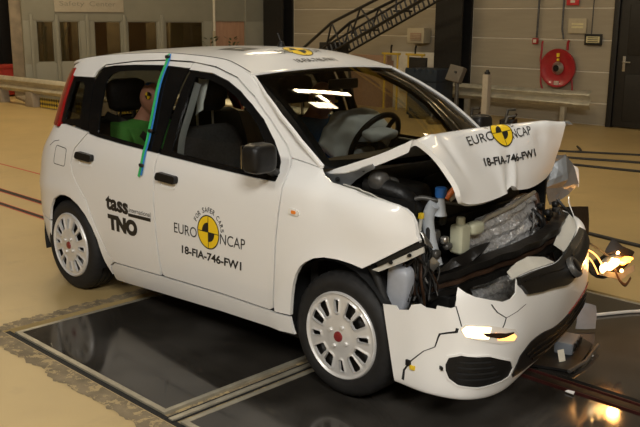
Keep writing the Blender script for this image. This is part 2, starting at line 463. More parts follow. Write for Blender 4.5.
X0,X1,Y0,Y1=-15.0,10.0,-8.5,9.86
PX0,PX1,PY0,PY1=.40,6.6,-1.44,1.56
def plate(name,rects,z0,z1,mat,parent=None):
    bm=bmesh.new()
    for a,b,c,d in rects: bbox(bm,a,b,c,d,z0,z1)
    return fin(name,bm,mat,parent,smooth=False)
floor=struct(plate('floor',[(X0,PX0,Y0,Y1),(PX1,X1,Y0,Y1),(PX0,PX1,Y0,PY0),(PX0,PX1,PY1,Y1)],-.7,0,'floor_epoxy'))
tag(floor,'tan painted concrete hall floor around the dark glass test pit','floor')
pit=plate('pit_bottom',[(PX0,PX1,PY0,PY1)],-.72,-.10,'black_matt',floor)
# glass plates, steel frames, the double channel and the tow slot
cols=[(.46,1.84),(1.96,3.42),(3.48,4.94),(5.0,6.55)]
for i,(a,b) in enumerate(cols):
    for c,d in ((-1.40,.075),(.175,1.52)):
        box('glass_plate',a+.028,b-.028,c+.03,d-.028,-.03,0,'pit_glass',floor,bev=0)
        bm=bmesh.new()
        for q in (((a,b,c,c+.028) if c<0 else (a,b,d-.026,d)),(a,a+.026,c+.028,d-.026),(b-.026,b,c+.028,d-.026)): bbox(bm,*q,-.03,.002,.001)
        fin('plate_frame',bm,'frame_metal',floor,smooth=False)
plate('channel_bed',[(1.84,1.96,-1.42,1.52)],-.03,-.012,'worn_concrete',floor)
for xx in (1.872,1.922): box('channel_groove',xx,xx+.008,-1.42,1.52,-.011,-.006,'black_matt',floor,bev=0)
box('channel_rib',1.886,1.914,-1.41,1.51,-.012,-.003,'frame_metal',floor,bev=.002)
plate('slot_bed',[(.46,6.55,.075,.175)],-.06,-.03,'track_dark',floor)
box('tow_slot_rail',.46,6.55,.10,.15,-.03,-.004,'track_dark',floor,bev=.003)
for yy in (.079,.164): box('slot_edge',.46,6.55,yy,yy+.006,-.03,.001,'line_dull',floor,bev=0)
box('edge_groove',.40,6.6,-1.44,-1.40,-.03,-.008,'black_matt',floor,bev=0)
def ragged(name,x0,x1,y0,y1,ax,seed):
    """worn strip with chipped outer edges, a hair above the paint"""
    rnd=random.Random(seed); n=260; A=[];B=[]
    for i in range(n+1):
        t=i/n
        j=lambda:(rnd.random()-.5)*.022+noise.noise(Vector((t*40,seed,0)))*.035
        if ax==0: A.append((x0+(x1-x0)*t,y0+j())); B.append((x0+(x1-x0)*t,y1))
        else: A.append((x0+j(),y0+(y1-y0)*t)); B.append((x1,y0+(y1-y0)*t))
    vs=[(a,b,.0012) for a,b in A]+[(a,b,.0012) for a,b in B]
    fs=[(i,i+1,n+2+i,n+1+i) for i in range(n)]
    return mk(name,vs,fs,'worn_concrete',floor,smooth=False)
ragged('worn_border',.30,6.6,-1.555,-1.445,0,3); ragged('worn_border',.30,.398,-1.46,1.6,1,5)
# tow track lines behind the car
for y,w,m in ((.05,.045,'track_dark'),(.34,.06,'track_dark')):
    box('tow_track',-14,.24,y-w/2,y+w/2,0,.003,m,floor,bev=0)
    for s in (-1,1): box('track_edge',-14,.24,y+s*(w/2+.006)-.006,y+s*(w/2+.006)+.006,0,.0025,'line_red',floor,bev=0)
box('floor_line',-14,.24,1.04,1.065,0,.002,'line_red',floor,bev=0)


ceiling=struct(plate('ceiling',[(X0,X1,Y0,Y1)],CEIL,CEIL+.2,'ceiling_dark')); tag(ceiling,'dark hall ceiling carrying the lamp banks','ceiling')
wb=struct(plate('wall_back',[(X0,X1,Y1,Y1+.2)],0,CEIL,'wall_joint')); tag(wb,'back wall of tan horizontal cassette panels','wall')
spans=[(-9.0,-4.92),(-4.33,-1.64),(-.42,4.2),(4.2,X1),(X0,-9.62)]
zs=[.0,.36,.865,1.375,1.885,2.395,2.905,3.4,3.9,4.4,4.9,5.4,5.99]
for a,b in spans:
    for z0,z1 in zip(zs,zs[1:]): box('wall_panel',a,b,Y1-.012,Y1-.0005,z0+.010,z1-.010,'wall_panel',wb,bev=.004,seg=1)
for z0,z1 in zip(zs[4:],zs[5:]): box('wall_panel',-1.64,-.42,Y1-.012,Y1-.0005,z0+.010+(.22 if z0<2 else 0),z1-.010,'wall_panel',wb,bev=.004,seg=1)
for x in (-9.62,-4.92):
    bm=bmesh.new()
    w=.60 if x<-6 else .58
    bbox(bm,x,x+w,9.50,9.54,0,CEIL-.001); bbox(bm,x,x+w,9.80,9.855,0,CEIL-.001); bbox(bm,x+w/2-.05,x+w/2+.05,9.54,9.80,0,CEIL-.001)
    o=fin('trim_1' if x<-6 else 'trim_2',bm,'column_black',smooth=False); struct(o)
    tag(o,'black steel column beside the booth at the wall corner' if x<-6 else 'black steel column between the hose reel bay and the white boards','column')
wall_l=struct(plate('wall_left',[(X0-.2,X0,Y0,Y1)],0,CEIL,'block_wall')); tag(wall_l,'cream end wall at the far left of the hall','wall')
for k in range(11):
    for j in range(5): box('block',X0+.0005,X0+.02,4.75+j*.55,5.29+j*.55,.2+k*.28,.47+k*.28,'block_wall',wall_l,bev=.004,seg=1)
struct(plate('wall_right',[(X1,X1+.2,Y0,Y1)],0,CEIL,'block_wall'))
struct(plate('wall_front',[(X0,X1,Y0-.2,Y0)],0,CEIL,'block_wall'))
tag(bpy.data.objects['wall_right'],'plain end wall outside the picture on the right','wall'); tag(bpy.data.objects['wall_front'],'plain long wall behind the photographer','wall')
# gate at far left
g=empty('door_2',(X0+.04,0,0),label='black roller gate frame at the far left edge',cat='door'); g['kind']='structure'
box('gate_post',0,.12,5.93,6.18,0,3.4,'column_black',g); box('gate_leaf',0,.05,4.6,5.93,.0,3.3,'door_dark',g); box('gate_window',.05,.06,5.0,5.62,1.0,1.9,'box_cream',g)

# dark door on the right
d=empty('door_1',(-1.60,9.78,0),label='dark panelled door with lever handle right of the hose reel',cat='door'); d['kind']='structure'
box('door_leaf',.10,1.08,-.02,.03,.02,2.04,'door_dark',d,bev=.006)
for x0,x1,z0,z1 in ((0,.09,0,2.1),(1.09,1.18,0,2.1),(.09,1.09,2.05,2.1)): box('door_frame',x0,x1,-.05,.06,z0,z1,'column_black',d,bev=.004)
for z0,z1 in ((.12,.86),(1.16,1.94)): box('door_panel',.26,.94,-.032,-.019,z0,z1,'door_dark',d,bev=.012)
hp=box('handle_plate',.20,.245,-.03,-.02,.90,1.14,'steel',d,bev=.004)
tube('handle_lever',[(.222,-.03,1.05),(.222,-.075,1.05),(.235,-.085,1.05),(.35,-.085,1.05)],.011,'steel',d)

# ---- booth with windows (end wall of the test hall)
EA=Vector((-11.2,4.65)); EB=Vector((-9.65,9.8)); ED=(EB-EA).normalized(); ERZ=math.atan2(ED.y,ED.x)
bo=empty('control_booth',(EA.x,EA.y,0),ERZ,'grey green control booth with a row of windows behind the car','booth')
wins=[(.25,.60),(.69,1.10),(1.38,1.95),(2.07,2.72),(2.88,3.74)]
edges=[0.0]+[v for w in wins for v in w]+[5.35]
box('wall_base',0,5.35,0,.12,0,.80,'booth_grey',bo); box('wall_head',0,5.35,0,.12,1.62,3.4,'booth_grey',bo)
for a,b in [(0,.25),(.60,.69),(1.10,1.38),(1.95,2.07),(2.72,2.88),(3.74,3.98),(4.72,5.35)]: box('wall_pier',a,b,-.012,.12,.80,1.62,'booth_grey',bo,bev=.004)
for x in (.16,.645,1.24,2.0,2.8): box('post',x-.03,x+.03,-.05,-.013,0,1.74,'booth_grey',bo)
for i,(a,b) in enumerate(wins):
    f=bmesh.new()
    for q in ((a,b,.80,.825),(a,b,1.595,1.62),(a,a+.025,.825,1.595),(b-.025,b,.825,1.595)): bbox(f,q[0],q[1],.02,.08,q[2],q[3],.003)
    w=fin('window_frame',f,'booth_grey',bo); box('pane',a+.02,b-.02,.045,.055,.82,1.60,'booth_glass',w,bev=0)
box('back_wall',0.02,5.33,1.5,1.55,.05,3.35,'booth_inside',bo); box('booth_floor',.02,5.33,.12,1.5,0,.05,'booth_inside',bo); box('booth_ceiling',.02,5.33,.12,1.5,2.4,2.45,'booth_inside',bo)
for x,wd,mt in ((.35,.07,'booth_board'),(.50,.05,'steel'),(.86,.06,'steel'),(1.02,.05,'board_tan'),(1.5,.3,'wood_door'),(2.2,.45,'board_tan'),(3.2,.3,'booth_board')):
    box('rack',x,x+wd,.6,.75,.05,1.9,mt,bo)
for a,b in (((.27,.9),(.56,1.5)),((.3,1.5),(.55,1.0)),((.72,.9),(1.0,1.55))):
    tube('brace',[(a[0],.5,a[1]),(b[0],.5,b[1])],.014,'steel',bo)
box('doorway_leaf',4.0,4.70,.03,.07,.0,1.98,'wood_door',bo); box('doorway_post',3.955,4.0,-.03,.1,0,2.6,'board_white',bo); box('doorway_post',4.70,4.74,-.03,.1,0,2.2,'booth_grey',bo)
box('wall_box',3.93,3.99,-.06,-.031,1.28,1.42,'box_cream',bo)
sg_=box('sign_board',.62,2.0,-.03,-.013,1.79,2.45,'booth_board',bo)
fl=lambda a,b,off=0:(a,-.031-off,b)
decal('sign_lettering',text_geo('Safety'),quad((.72,1.88),(1.21,1.88),(.72,2.0),(1.21,2.0)),fl,'booth_grey',sg_,off=.002)
decal('sign_lettering',text_geo('Center'),quad((1.31,1.905),(1.84,1.905),(1.31,2.0),(1.84,2.0)),fl,'booth_grey',sg_,off=.002)
bl_=box('booth_fill_panel',.6,3.4,.7,.85,2.36,2.399,'lamp_panel_warm',bo,bev=0)  # glowing panel, with the area light below, added to brighten the booth interior
ld=bpy.data.lights.new('booth_fill_light','AREA'); ld.shape='RECTANGLE'; ld.size=2.8; ld.size_y=.15; ld.energy=14; ld.color=WARM
lo=bpy.data.objects.new('booth_fill_light',ld); COL.objects.link(lo); lo.parent=bo; lo.location=(2,.78,2.34)
# plants by the doorway
for s,off in ((3.72,0),(4.20,0)):
    q=EA+ED*s+Vector((ED.y,-ED.x))*.42
    pl=empty('potted_plant',(q.x,q.y,0),0,'dark potted plant left of the booth doorway' if s<4 else 'dark potted plant right in front of the booth doorway','plant','plants by the booth doorway')
    lathe('pot',[(.09,0),(.12,.3),(.13,.32),(.11,.30)],'column_black',pl,n=16)
    bm=bmesh.new(); rnd=random.Random(s)
    for k in range(60):
        a=rnd.random()*6.28; rr=.04+rnd.random()*.11; z=.4+rnd.random()*.9; c=Vector((rr*math.cos(a),rr*math.sin(a),z)); dd=Vector((math.cos(a),math.sin(a),.6)).normalized()*.11; ss=dd.cross(Vector((0,0,1))).normalized()*.03
        v=[bm.verts.new(c),bm.verts.new(c+dd*.5+ss),bm.verts.new(c+dd),bm.verts.new(c+dd*.5-ss)]; bm.faces.new(v)
    fo=fin('foliage',bm,M('plant_green',(.05,.065,.02),.6,var=.3) if 'plant_green' not in MT else 'plant_green',pl); fo['kind']='stuff'
    tube('stem',[(0,0,.3),(.01,0,.8),(0,.01,1.25)],.012,'board_tan',pl)

# ---- guard rails
def wbeam(x0,x1,zc,h,dep):
    prof=[(-.5,.0),(-.40,.6),(-.26,1.0),(-.12,.6),(-.05,.15),(.05,.15),(.12,.6),(.26,1.0),(.40,.6),(.5,.0)]
    bm=bmesh.new(); A=[];B=[]
    for s in (0,1):
        for z,dp in prof:
            A.append(bm.verts.new((x0,-dp*dep-(.006*s),zc+z*h))); B.append(bm.verts.new((x1,-dp*dep-(.006*s),zc+z*h)))
    n=len(prof)
    for o in (0,n):
        for i in range(n-1): bm.faces.new((A[o+i],A[o+i+1],B[o+i+1],B[o+i]))
    for i in (0,n-1): bm.faces.new((A[i],B[i],B[n+i],A[n+i]))
    for i in range(n-1):
        bm.faces.new((A[i],A[i+1],A[n+i+1],A[n+i])); bm.faces.new((B[i],B[i+1],B[n+i+1],B[n+i]))
    bmesh.ops.recalc_face_normals(bm,faces=bm.faces); return bm
gr=empty('guard_rail',(0,9.40,0),0,'galvanised guard rail below the red hose reel','guard rail')
fin('beam',wbeam(-5.6,-1.95,.445,.27,.07),'galvanised',gr,ang=25)
bm=wbeam(-1.99,-1.70,.445,.30,.08); fin('end_shoe',bm,'galvanised',gr,ang=25)
for x in (-2.2,-4.1,-5.4): box('post',x-.04,x+.04,.0,.08,0,.42,'galvanised',gr); box('foot_plate',x-.10,x+.10,-.04,.14,0,.015,'galvanised',gr)
gl_=empty('guard_rail',(0,4.50,0),0,'galvanised guard rail on grey block feet behind the tail lamp','guard rail')
fin('beam',wbeam(-13.4,-2.6,.40,.29,.07),'galvanised',gl_,ang=25)
bm=None
for x in (-12.05,-10.72,-9.4,-8.0,-6.6,-5.2,-3.8):
    b=box('block_foot',x-.17,x+.17,-.07,.12,0,.28,M('foot_grey',(.30,.25,.19),.8,var=.1) if 'foot_grey' not in MT else 'foot_grey',gl_,bev=.01)
    for v in b.data.vertices:
        if v.co.z>.2: v.co.x=x+(v.co.x-x)*.75
for x in (-9.9,-8.6,-7.2,-5.8,-4.4): box('hazard_board',x-.50,x+.50,-.012,.0,.02,.20,'checker_tape',gl_,bev=0)
# red container and boxes at the far left
rc=empty('red_container',(-13.75,5.05,0),0,'red steel container behind the guard rail at the far left','container')
box('body',0,.7,0,.95,.03,.60,'red_paint',rc,bev=.02); box('lid',-.02,.72,-.02,.97,.60,.66,'red_paint',rc,bev=.015)
for x in (.05,.55):
    for y in (.05,.8): box('skid',x,x+.1,y,y+.1,0,.03,'column_black',rc)
bc=empty('blue_crate',(-12.99,5.40,0),0,'small dark blue crate beside the red container','crate')
box('body',0,.35,0,.34,.0,.30,'blue_paint',bc,bev=.015); box('rim',-.015,.365,-.015,.355,.30,.34,'blue_paint',bc,bev=.008)

# ---- fire hose reel
hr=empty('fire_hose_reel',(-2.52,9.80,.905),0,'round red fire hose reel on the back wall','hose reel')
lathe('disc',[(0,-.05),(.05,-.05),(.06,-.035),(.20,-.045),(.27,-.07),(.305,-.085),(.318,-.085),(.322,-.075),(.322,-.065),(.30,-.06),(.30,0),(0,0)],'reel_red',hr,n=48,axis='y')
lathe('hub',[(0,-.12),(.05,-.12),(.065,-.10),(.09,-.055),(.09,-.045)],'black_plastic',hr,n=24,axis='y')
lathe('hub_ring',[(.055,-.124),(.10,-.075),(.11,-.06),(.075,-.06)],'steel',hr,n=24,axis='y',close=True)
fl2=lambda a,b,off=0:(a,-.0725-off,b)
for zz,w in ((-.245,.085),(.215,.05)): 
    b=box('label_plate',-w/2-.0,w/2,-.082,-.066,zz-.03,zz+.03,'board_white' if zz<0 else 'yellow_plastic',hr,bev=.002)
    if zz<0: decal('lettering',text_geo('FIRE'),quad((-.032,zz-.015),(.032,zz-.015),(-.032,zz+.015),(.032,zz+.015)),lambda a,b,off=0:(a,-.0825-off,b),'sign_red',b,off=.001)
box('label_plate',-.02,.02,-.075,-.05,.12,.16,'yellow_plastic',hr,bev=.002)
tube('hose',cpath([(-.30,-.05,.0),(-.335,-.05,.12),(-.33,-.04,.28),(-.335,-.03,.40),(-.32,-.03,.44)]),.018,'reel_red',hr)
tube('hose',cpath([(-.31,-.05,-.1),(-.30,-.06,-.25),(-.26,-.05,-.38),(-.25,-.05,-.45)]),.016,'reel_red',hr)
tube('supply_pipe',[(.14,-.03,.30),(.14,-.03,.42),(.16,-.03,.46)],.022,'reel_red',hr); tube('supply_hose',cpath([(.27,-.05,-.18),(.29,-.06,-.35),(.27,-.05,-.44)]),.014,'reel_red',hr)
# wall fittings
fb=empty('fire_call_point',(-3.0,9.815,1.34),0,'small red fire alarm call point on the back wall','call point')
box('body',-.05,.05,-.05,-.001,-.05,.05,'reel_red',fb,bev=.008); box('button_plate',-.028,.028,-.056,-.049,-.028,.028,'board_white',fb,bev=.002)
tag(tube('conduit',[(-2.985,9.80,1.40),(-2.98,9.80,1.9),(-2.98,9.80,5.9)],.018,'engine_grey'),'grey conduit running up from the fire call point','conduit')
tag(tube('conduit',[(-2.48,9.80,1.38),(-2.52,9.80,1.55),(-2.53,9.80,5.9)],.016,'engine_grey'),'thin grey pipe running up from the hose reel','conduit')
tag(tube('conduit',[(-1.99,9.80,1.46),(-1.97,9.80,5.9)],.010,'engine_grey'),'thin wire running up from the small black wall sign','conduit')
nb=empty('notice_board',(-2.25,9.815,1.60),0,'cream notice plate with yellow print right of the hose reel','notice')
b=box('plate',-.16,.16,-.02,-.001,-.12,.12,'box_cream',nb,bev=.003)
for k in range(2): box('print_line',-.10,.11,-.0215,-.0195,.015-.05*k,.045-.05*k,'paper_yellow',b,bev=0)
sb=empty('wall_sign',(-1.95,9.815,1.385),0,'black rimmed wall sign beside the dark door','sign')
b=box('frame',-.15,.15,-.03,-.001,-.09,.09,'column_black',sb,bev=.006); b=box('print_panel',-.115,.115,-.036,-.029,-.05,.05,'paper_yellow',sb,bev=.002)
for k in range(3): box('print_line',-.09,.09,-.0375,-.0355,.022-.03*k,.034-.03*k,'column_black',b,bev=0)
rs=empty('exit_sign',(-2.36,9.815,2.02),0,'red square sign at the top edge above the hose reel','sign')
b=box('plate',-.11,.11,-.02,-.001,-.09,.20,'sign_red',rs,bev=.003)
bm=bmesh.new(); bbox(bm,-.04,.04,-.0225,-.0205,-.05,-.01); bbox(bm,-.008,.05,-.0225,-.0205,.0,.06); fin('pictogram',bm,'board_white',b,smooth=False)

# ---- things along the back wall
bd=empty('partition_board',(-6.05,9.66,0),0,'pale upright boards leaning along the back wall by the column','board')
box('panel',0,.72,0,.05,0,1.08,'board_white',bd); box('panel',.74,1.10,.0,.05,0,1.08,'board_white',bd)
td=empty('cardboard_stack',(-7.0,9.45,0),0,'brown board stack below the black conveyor boom','boards')
box('board',0,1.0,0,.12,0,1.0,'board_tan',td); box('board',.05,1.0,.13,.20,0,.9,'board_tan',td)
hx=empty('wall_heater',(-5.44,9.81,1.40),0,'small cream unit heater box high on the back wall','heater')
box('housing',-.20,.20,-.22,-.002,-.15,.13,'box_cream',hx,bev=.012); box('grille',-.12,.14,-.232,-.219,-.10,.04,'board_tan',hx,bev=.003)
for k in range(4): box('slat',-.11,.13,-.240,-.231,-.09+k*.033,-.078+k*.033,'box_cream',hx,bev=0)
def yframe(x,label):
    r=empty('yellow_stand',(x,9.3,0),0,label,'stand','yellow stands at the boards')
    tube('post',[(-.16,0,0),(-.16,0,1.05)],.02,'yellow_steel',r); tube('post',[(.16,0,0),(.16,0,1.05)],.02,'yellow_steel',r); tube('crossbar',[(-.22,0,1.05),(.22,0,1.05)],.022,'yellow_steel',r)
    tube('hook',[(.0,0,1.05),(.0,0,1.17),(.03,-.02,1.21)],.018,'column_black',r)
yframe(-5.78,'yellow tube stand in front of the left pale board'); yframe(-5.20,'yellow tube stand in front of the right pale board')
bmh=empty('blue_machine',(-4.62,8.35,0),0,'dark blue cabinet machine at the foot of the black column','machine')
box('cabinet',0,.62,0,.5,.06,.66,'blue_paint',bmh,bev=.015); box('top_tray',-.03,.65,-.03,.53,.66,.86,'blue_paint',bmh,bev=.012); box('plinth',.03,.59,.03,.47,0,.06,'column_black',bmh)
bm=bmesh.new(); bbox(bm,.04,.30,-.008,.0,.12,.60,.004); fin('cabinet_door',bm,'blue_paint',bmh)
for k in range(5): box('tray_lip',.0+k*.13,.06+k*.13,-.04,-.028,.80,.875,'blue_paint',bmh,bev=.002)
sc=empty('monitor_stand',(-5.05,8.98,0),0,'black screen standing behind the blue machine','screen')
box('screen',-.02,.36,-.03,.03,.62,1.02,'column_black',sc,bev=.01); tube('stalk',[(.17,.02,0),(.17,.02,.62)],.02,'column_black',sc); box('foot',.02,.32,-.1,.14,0,.02,'column_black',sc)
M('panel_grey',(.11,.095,.075),.6,var=.08)
cp=empty('control_desk',(-3.42,8.1,0),0,'tilted grey control box on a post beside the blue machine','control panel')
Mx=Matrix.Translation((0,0,.83))@Matrix.Rotation(math.radians(-18),4,'X')@Matrix.Rotation(math.radians(10),4,'Y')
b=box('housing',-.14,.14,-.05,.05,-.13,.13,'panel_grey',cp,bev=.01,M=Mx); tube('post',[(.03,.0,0),(.03,.0,.74)],.035,'engine_grey',cp); box('foot',-.12,.18,-.15,.15,0,.03,'column_black',cp)
tube('knob',[Mx@Vector((.02,-.05,.02)),Mx@Vector((.02,-.075,.02))],.02,'column_black',b)
ps=empty('camera_post',(-2.76,8.0,0),0,'tall pale square post standing in front of the guard rail','post')
box('column',-.05,.05,-.05,.05,.03,.86,'booth_board',ps,bev=.006); box('foot',-.16,.16,-.16,.16,0,.03,'column_black',ps,bev=.005); lathe('cap',[(0,.93),(.02,.93),(.03,.90),(.045,.90),(.045,.86),(0,.86)],'column_black',ps,n=16)
for i,(x,y,h) in enumerate(((-3.15,8.25,.28),(-2.55,8.35,.30),(-2.42,8.15,.22),(-3.75,8.0,.20))):
    r=empty('floor_equipment',(x,y,0),.3*i,['low dark box trolley left of the pale post','low dark clamp unit right of the pale post','small dark unit on the floor right of the pale post','low dark unit at the foot of the control box'][i],'equipment','floor equipment by the guard rail')
    box('base',-.12,.12,-.1,.1,.02,h*.5,'column_black',r,bev=.01); tube('arm',[(-.05,0,h*.5),(-.02,0,h),(.1,.02,h*1.05)],.025,'engine_grey',r); tube('arm',[(.06,.03,h*.5),(.12,.0,h*.8)],.02,'copper_brown',r); box('foot',-.10,.10,-.08,.08,0,.02,'column_black',r)

# ---- inclined black boom
tr=empty('conveyor_boom',(0,8.5,0),0,'black inclined lattice boom rising to the upper right behind the roof','boom')
A=Vector((-6.55,0,1.08)); B=Vector((-3.1,0,2.62))
for s in (-.25,.25):
    ax=(B-A).normalized(); up=Vector((-ax.z,0,ax.x))
    bm=bmesh.new()
    for k,off in ((0,-.075),(1,.075)):
        btube(bm,[A+up*off+Vector((0,s,0)),B+up*off+Vector((0,s,0))],.022,4)
    n=34
    for i in range(n+1):
        q=A.lerp(B,i/n)+Vector((0,s,0)); btube(bm,[q-up*.07,q+up*.07],.020,4,cap=False)
    fin('ladder_beam',bm,'column_black',tr,smooth=False)
    t1=[Vector((-7.15,s,1.10)),Vector((-6.35,s,1.62)),Vector((-4.0,s,2.50))]
    tube('top_chord',t1,.028,'column_black',tr,n=6)
    for q0,q1 in ((t1[0],A+Vector((0,s,0))),(t1[1],A+Vector((0.05,s,0.03))),(t1[1],A.lerp(B,.12)+Vector((0,s,0))),(t1[1].lerp(t1[2],.3),A.lerp(B,.2)+Vector((0,s,0))),(t1[1].lerp(t1[2],.3),A.lerp(B,.34)+Vector((0,s,0))),(t1[1].lerp(t1[2],.65),A.lerp(B,.5)+Vector((0,s,0)))):
        tube('brace',[q0,q1],.018,'column_black',tr,n=6)
    tube('leg',[A+Vector((.12,s,0)),Vector((-6.2,s,0))],.03,'column_black',tr,n=6); tube('leg',[Vector((-7.1,s,1.12)),Vector((-7.1,s,0))],.03,'column_black',tr,n=6)
    tube('leg',[B+Vector((-.1,s,0)),Vector((B.x-.1,s,CEIL-.01))],.02,'column_black',tr,n=6)
box('drive_box',-6.72,-6.32,-.2,.2,.98,1.26,'column_black',tr,bev=.02)
for k in range(5):
    q=A.lerp(B,k/4.6+.05); tube('cross_bar',[q+Vector((0,-.25,0)),q+Vector((0,.25,0))],.018,'column_black',tr,n=6)

# ---- ceiling fixtures carrying the hall lamps
labs=['unseen tilted lamp bank added in place of a camera flash','large lamp bank over the near side of the car','lamp strip over the crushed front','long tube lamp above the far side','warm tube lamp over the tow track','warm tube lamp before the booth','warm tube lamp before the back wall','short tube lamp beside the long one','small louvred lamp above the far side','tube lamp before the hose reel','unseen lamp added to brighten the cream end wall']
for i,(x,y,z,sx,sy,w,c,t) in enumerate(LAMPS):
    r=empty('ceiling_lamp',(x,y,z),0,labs[i],'lamp','hall lamps under the ceiling'); aim(r,(x,y,z),t)
    box('housing',-sx/2-.05,sx/2+.05,-sy/2-.05,sy/2+.05,.02,.13,'booth_grey',r,bev=.02)
    box('diffuser',-sx/2,sx/2,-sy/2,sy/2,0,.02,'lamp_panel_warm' if i>=3 else 'lamp_panel',r,bev=.003)
    if i==8:
        for k in range(3): box('louvre',-sx/2,sx/2,-.14+.14*k-.012,-.14+.14*k+.012,-.03,0,'booth_grey',r,bev=0)
        box('louvre',-.012,.012,-sy/2,sy/2,-.03,0,'booth_grey',r,bev=0)
    for s in (-1,1): tube('hanger',[(s*sx*.3,0,.12),(s*sx*.3,0+(.4 if t else 0),(.55 if t else CEIL-z))],.012,'galvanised',r,n=6)
# yellow crane gantry under the ceiling behind the car
cg=empty('crane_gantry',(0,7.2,CEIL),0,'yellow overhead crane girder under the ceiling behind the car','crane')
box('girder',-4,5,-.15,.15,-.75,-.35,'yellow_steel',cg,bev=.02)
box('trolley',.2,.9,-.3,.3,-1.0,-.75,'yellow_steel',cg,bev=.03)
for x in (-3.5,4.5): box('hanger',x,x+.2,-.1,.1,-.35,0,'yellow_steel',cg,bev=.01)
for k in range(8): tube('brace',[(-3.8+k*1.1,-.5,-.75),(-3.3+k*1.1,-.5,-.35),(-2.7+k*1.1,-.5,-.75)],.04,'yellow_steel',cg,n=6)
for z in (-.75,-.35): tube('rail',[(-4,-.5,z),(5,-.5,z)],.05,'yellow_steel',cg,n=6)
for x in (-3.0,0,3.0): box('tie',x,x+.08,-.5,-.14,-.6,-.5,'yellow_steel',cg,bev=0)
# cables lying on the floor
tag(tube('floor_cable',cpath([(-.9,6.2,.012),(-.3,6.35,.012),(.4,6.6,.012),(1.6,6.9,.012)]),.016,'black_cable'),'black cable on the floor farthest behind the bonnet','cable','black cables on the floor')
tag(tube('floor_cable',cpath([(-1.2,5.75,.012),(-.6,5.7,.012),(-.2,5.85,.012),(.4,5.95,.012),(1.8,6.2,.012)]),.016,'black_cable'),'black cable on the floor nearer behind the bonnet','cable','black cables on the floor')
tag(tube('floor_cable',cpath([(1.3,2.95,.012),(1.75,2.86,.012),(2.1,2.80,.012),(3.4,2.6,.012)]),.016,'black_cable'),'black cable on the floor behind the burning headlamp','cable','black cables on the floor')
tag(tube('floor_cable',cpath([(-.8,7.3,.012),(-.55,6.9,.012),(-.75,6.75,.012),(.4,7.3,.012),(1.8,7.7,.012)]),.014,'black_cable'),'thin wavy cable on the floor at the foot of the door','cable','black cables on the floor')
tag(tube('pale_cable',cpath([(2.2,.75,.012),(2.42,.95,.010),(2.56,1.07,.010),(2.74,1.36,.010),(3.1,1.75,.012)]),.010,'white_cable'),'thin pale cable on the dark glass floor by the loose headlamp','cable')
# ================================================================ THE CAR
car=empty('car',(0,0,0),0,'white hatchback with a crushed front standing on the dark glass floor','car')
sR=lambda u,z,off=0.0: side(u,z,off,-1)
sL=lambda u,z,off=0.0: side(u,z,off,1)
DF=[(1.890,1.052),(1.944,.965),(1.946,.878),(1.931,.737),(1.917,.538),(1.903,.392)]          # front edge of front door
SEAM=[(.101,1.358),(.154,1.401),(.426,1.432),(.693,1.447),(.932,1.448),(1.165,1.431),(1.386,1.387),(1.569,1.307),(1.714,1.209),(1.85,1.101)]
BS=[(.968,.975),(.971,.731),(.984,.512),(1.000,.333)]
RD=[(.237,1.015),(.142,.919),(.11,.826),(.13,.765),(.168,.718),(.276,.625),(.366,.469),(.447,.335),(.509,.285)]
FTR=[(.985,1.404),(1.176,1.397),(1.33,1.366),(1.457,1.324),(1.57,1.27),(1.674,1.206),(1.77,1.115),(1.846,1.025),(1.885,.972),(1.885,.955),(1.745,.953),(1.4,.962),(1.072,.973),(.985,.976)]
FGL=[(1.050,1.376),(1.17,1.370),(1.31,1.342),(1.435,1.300),(1.545,1.248),(1.64,1.188),(1.73,1.098),(1.775,1.04),(1.78,1.00),(1.77,.975),(1.73,.973),(1.40,.982),(1.085,.994),(1.065,1.0)]
RTR=[(.225,1.030),(.165,1.19),(.119,1.307),(.128,1.352),(.154,1.384),(.25,1.398),(.46,1.410),(.709,1.418),(.957,1.412),(.957,.977),(.87,.980),(.60,.990),(.343,1.003),(.25,1.012)]
RGL=[(.325,1.040),(.27,1.20),(.240,1.30),(.245,1.33),(.265,1.352),(.32,1.370),(.46,1.382),(.70,1.393),(.745,1.385),(.852,1.000),(.82,.998),(.60,1.008),(.36,1.021),(.335,1.026)]
def ring(name,O,I,surf,mat,parent,off=0,flange=.012,g=.06):
    bm=bmesh.new(); n=len(O)
    vo=[bm.verts.new((a,b,0)) for a,b in O]; vi=[bm.verts.new((a,b,0)) for a,b in I]
    for i in range(n): bm.faces.new((vo[i],vo[(i+1)%n],vi[(i+1)%n],vi[i]))
    flatgrid(bm,g,g)
    be=[e for e in bm.edges if e.is_boundary]
    r=bmesh.ops.extrude_edge_only(bm,edges=be)
    for v in r['geom']:
        if isinstance(v,bmesh.types.BMVert): v.co.z=-flange
    for v in bm.verts: v.co=Vector(surf(v.co.x,v.co.y,off+v.co.z))
    bmesh.ops.recalc_face_normals(bm,faces=bm.faces)
    return fin(name,bm,mat,parent)
def sheet(name,P,surf,mat,parent,off=0,g=.08):
    return panel(name,[P],surf,mat,parent,gu=g,gv=g,flange=0,inset=0,off=off)
def handle(parent,S,u0,u1,zc,tilt):
    P=round_poly([(u0,zc-.018),(u1,zc-.022),(u1,zc+.018),(u0+.01,zc+.024)],.022,5)
    cup=round_poly([(u0+.01,zc-.062),(u1-.02,zc-.058),(u1-.008,zc+.02),(u0+.012,zc+.02)],.03,5)
    h=panel('door_handle',[P],S,'black_plastic',parent,gu=.03,gv=.02,flange=.026,inset=0,off=.028)
    for v in h.data.vertices:
        pass
    tag(h,'black door handle')
    ring('handle_cup',cup,inset_poly(cup,.012),S,'white_paint',parent,off=.004,flange=.004)
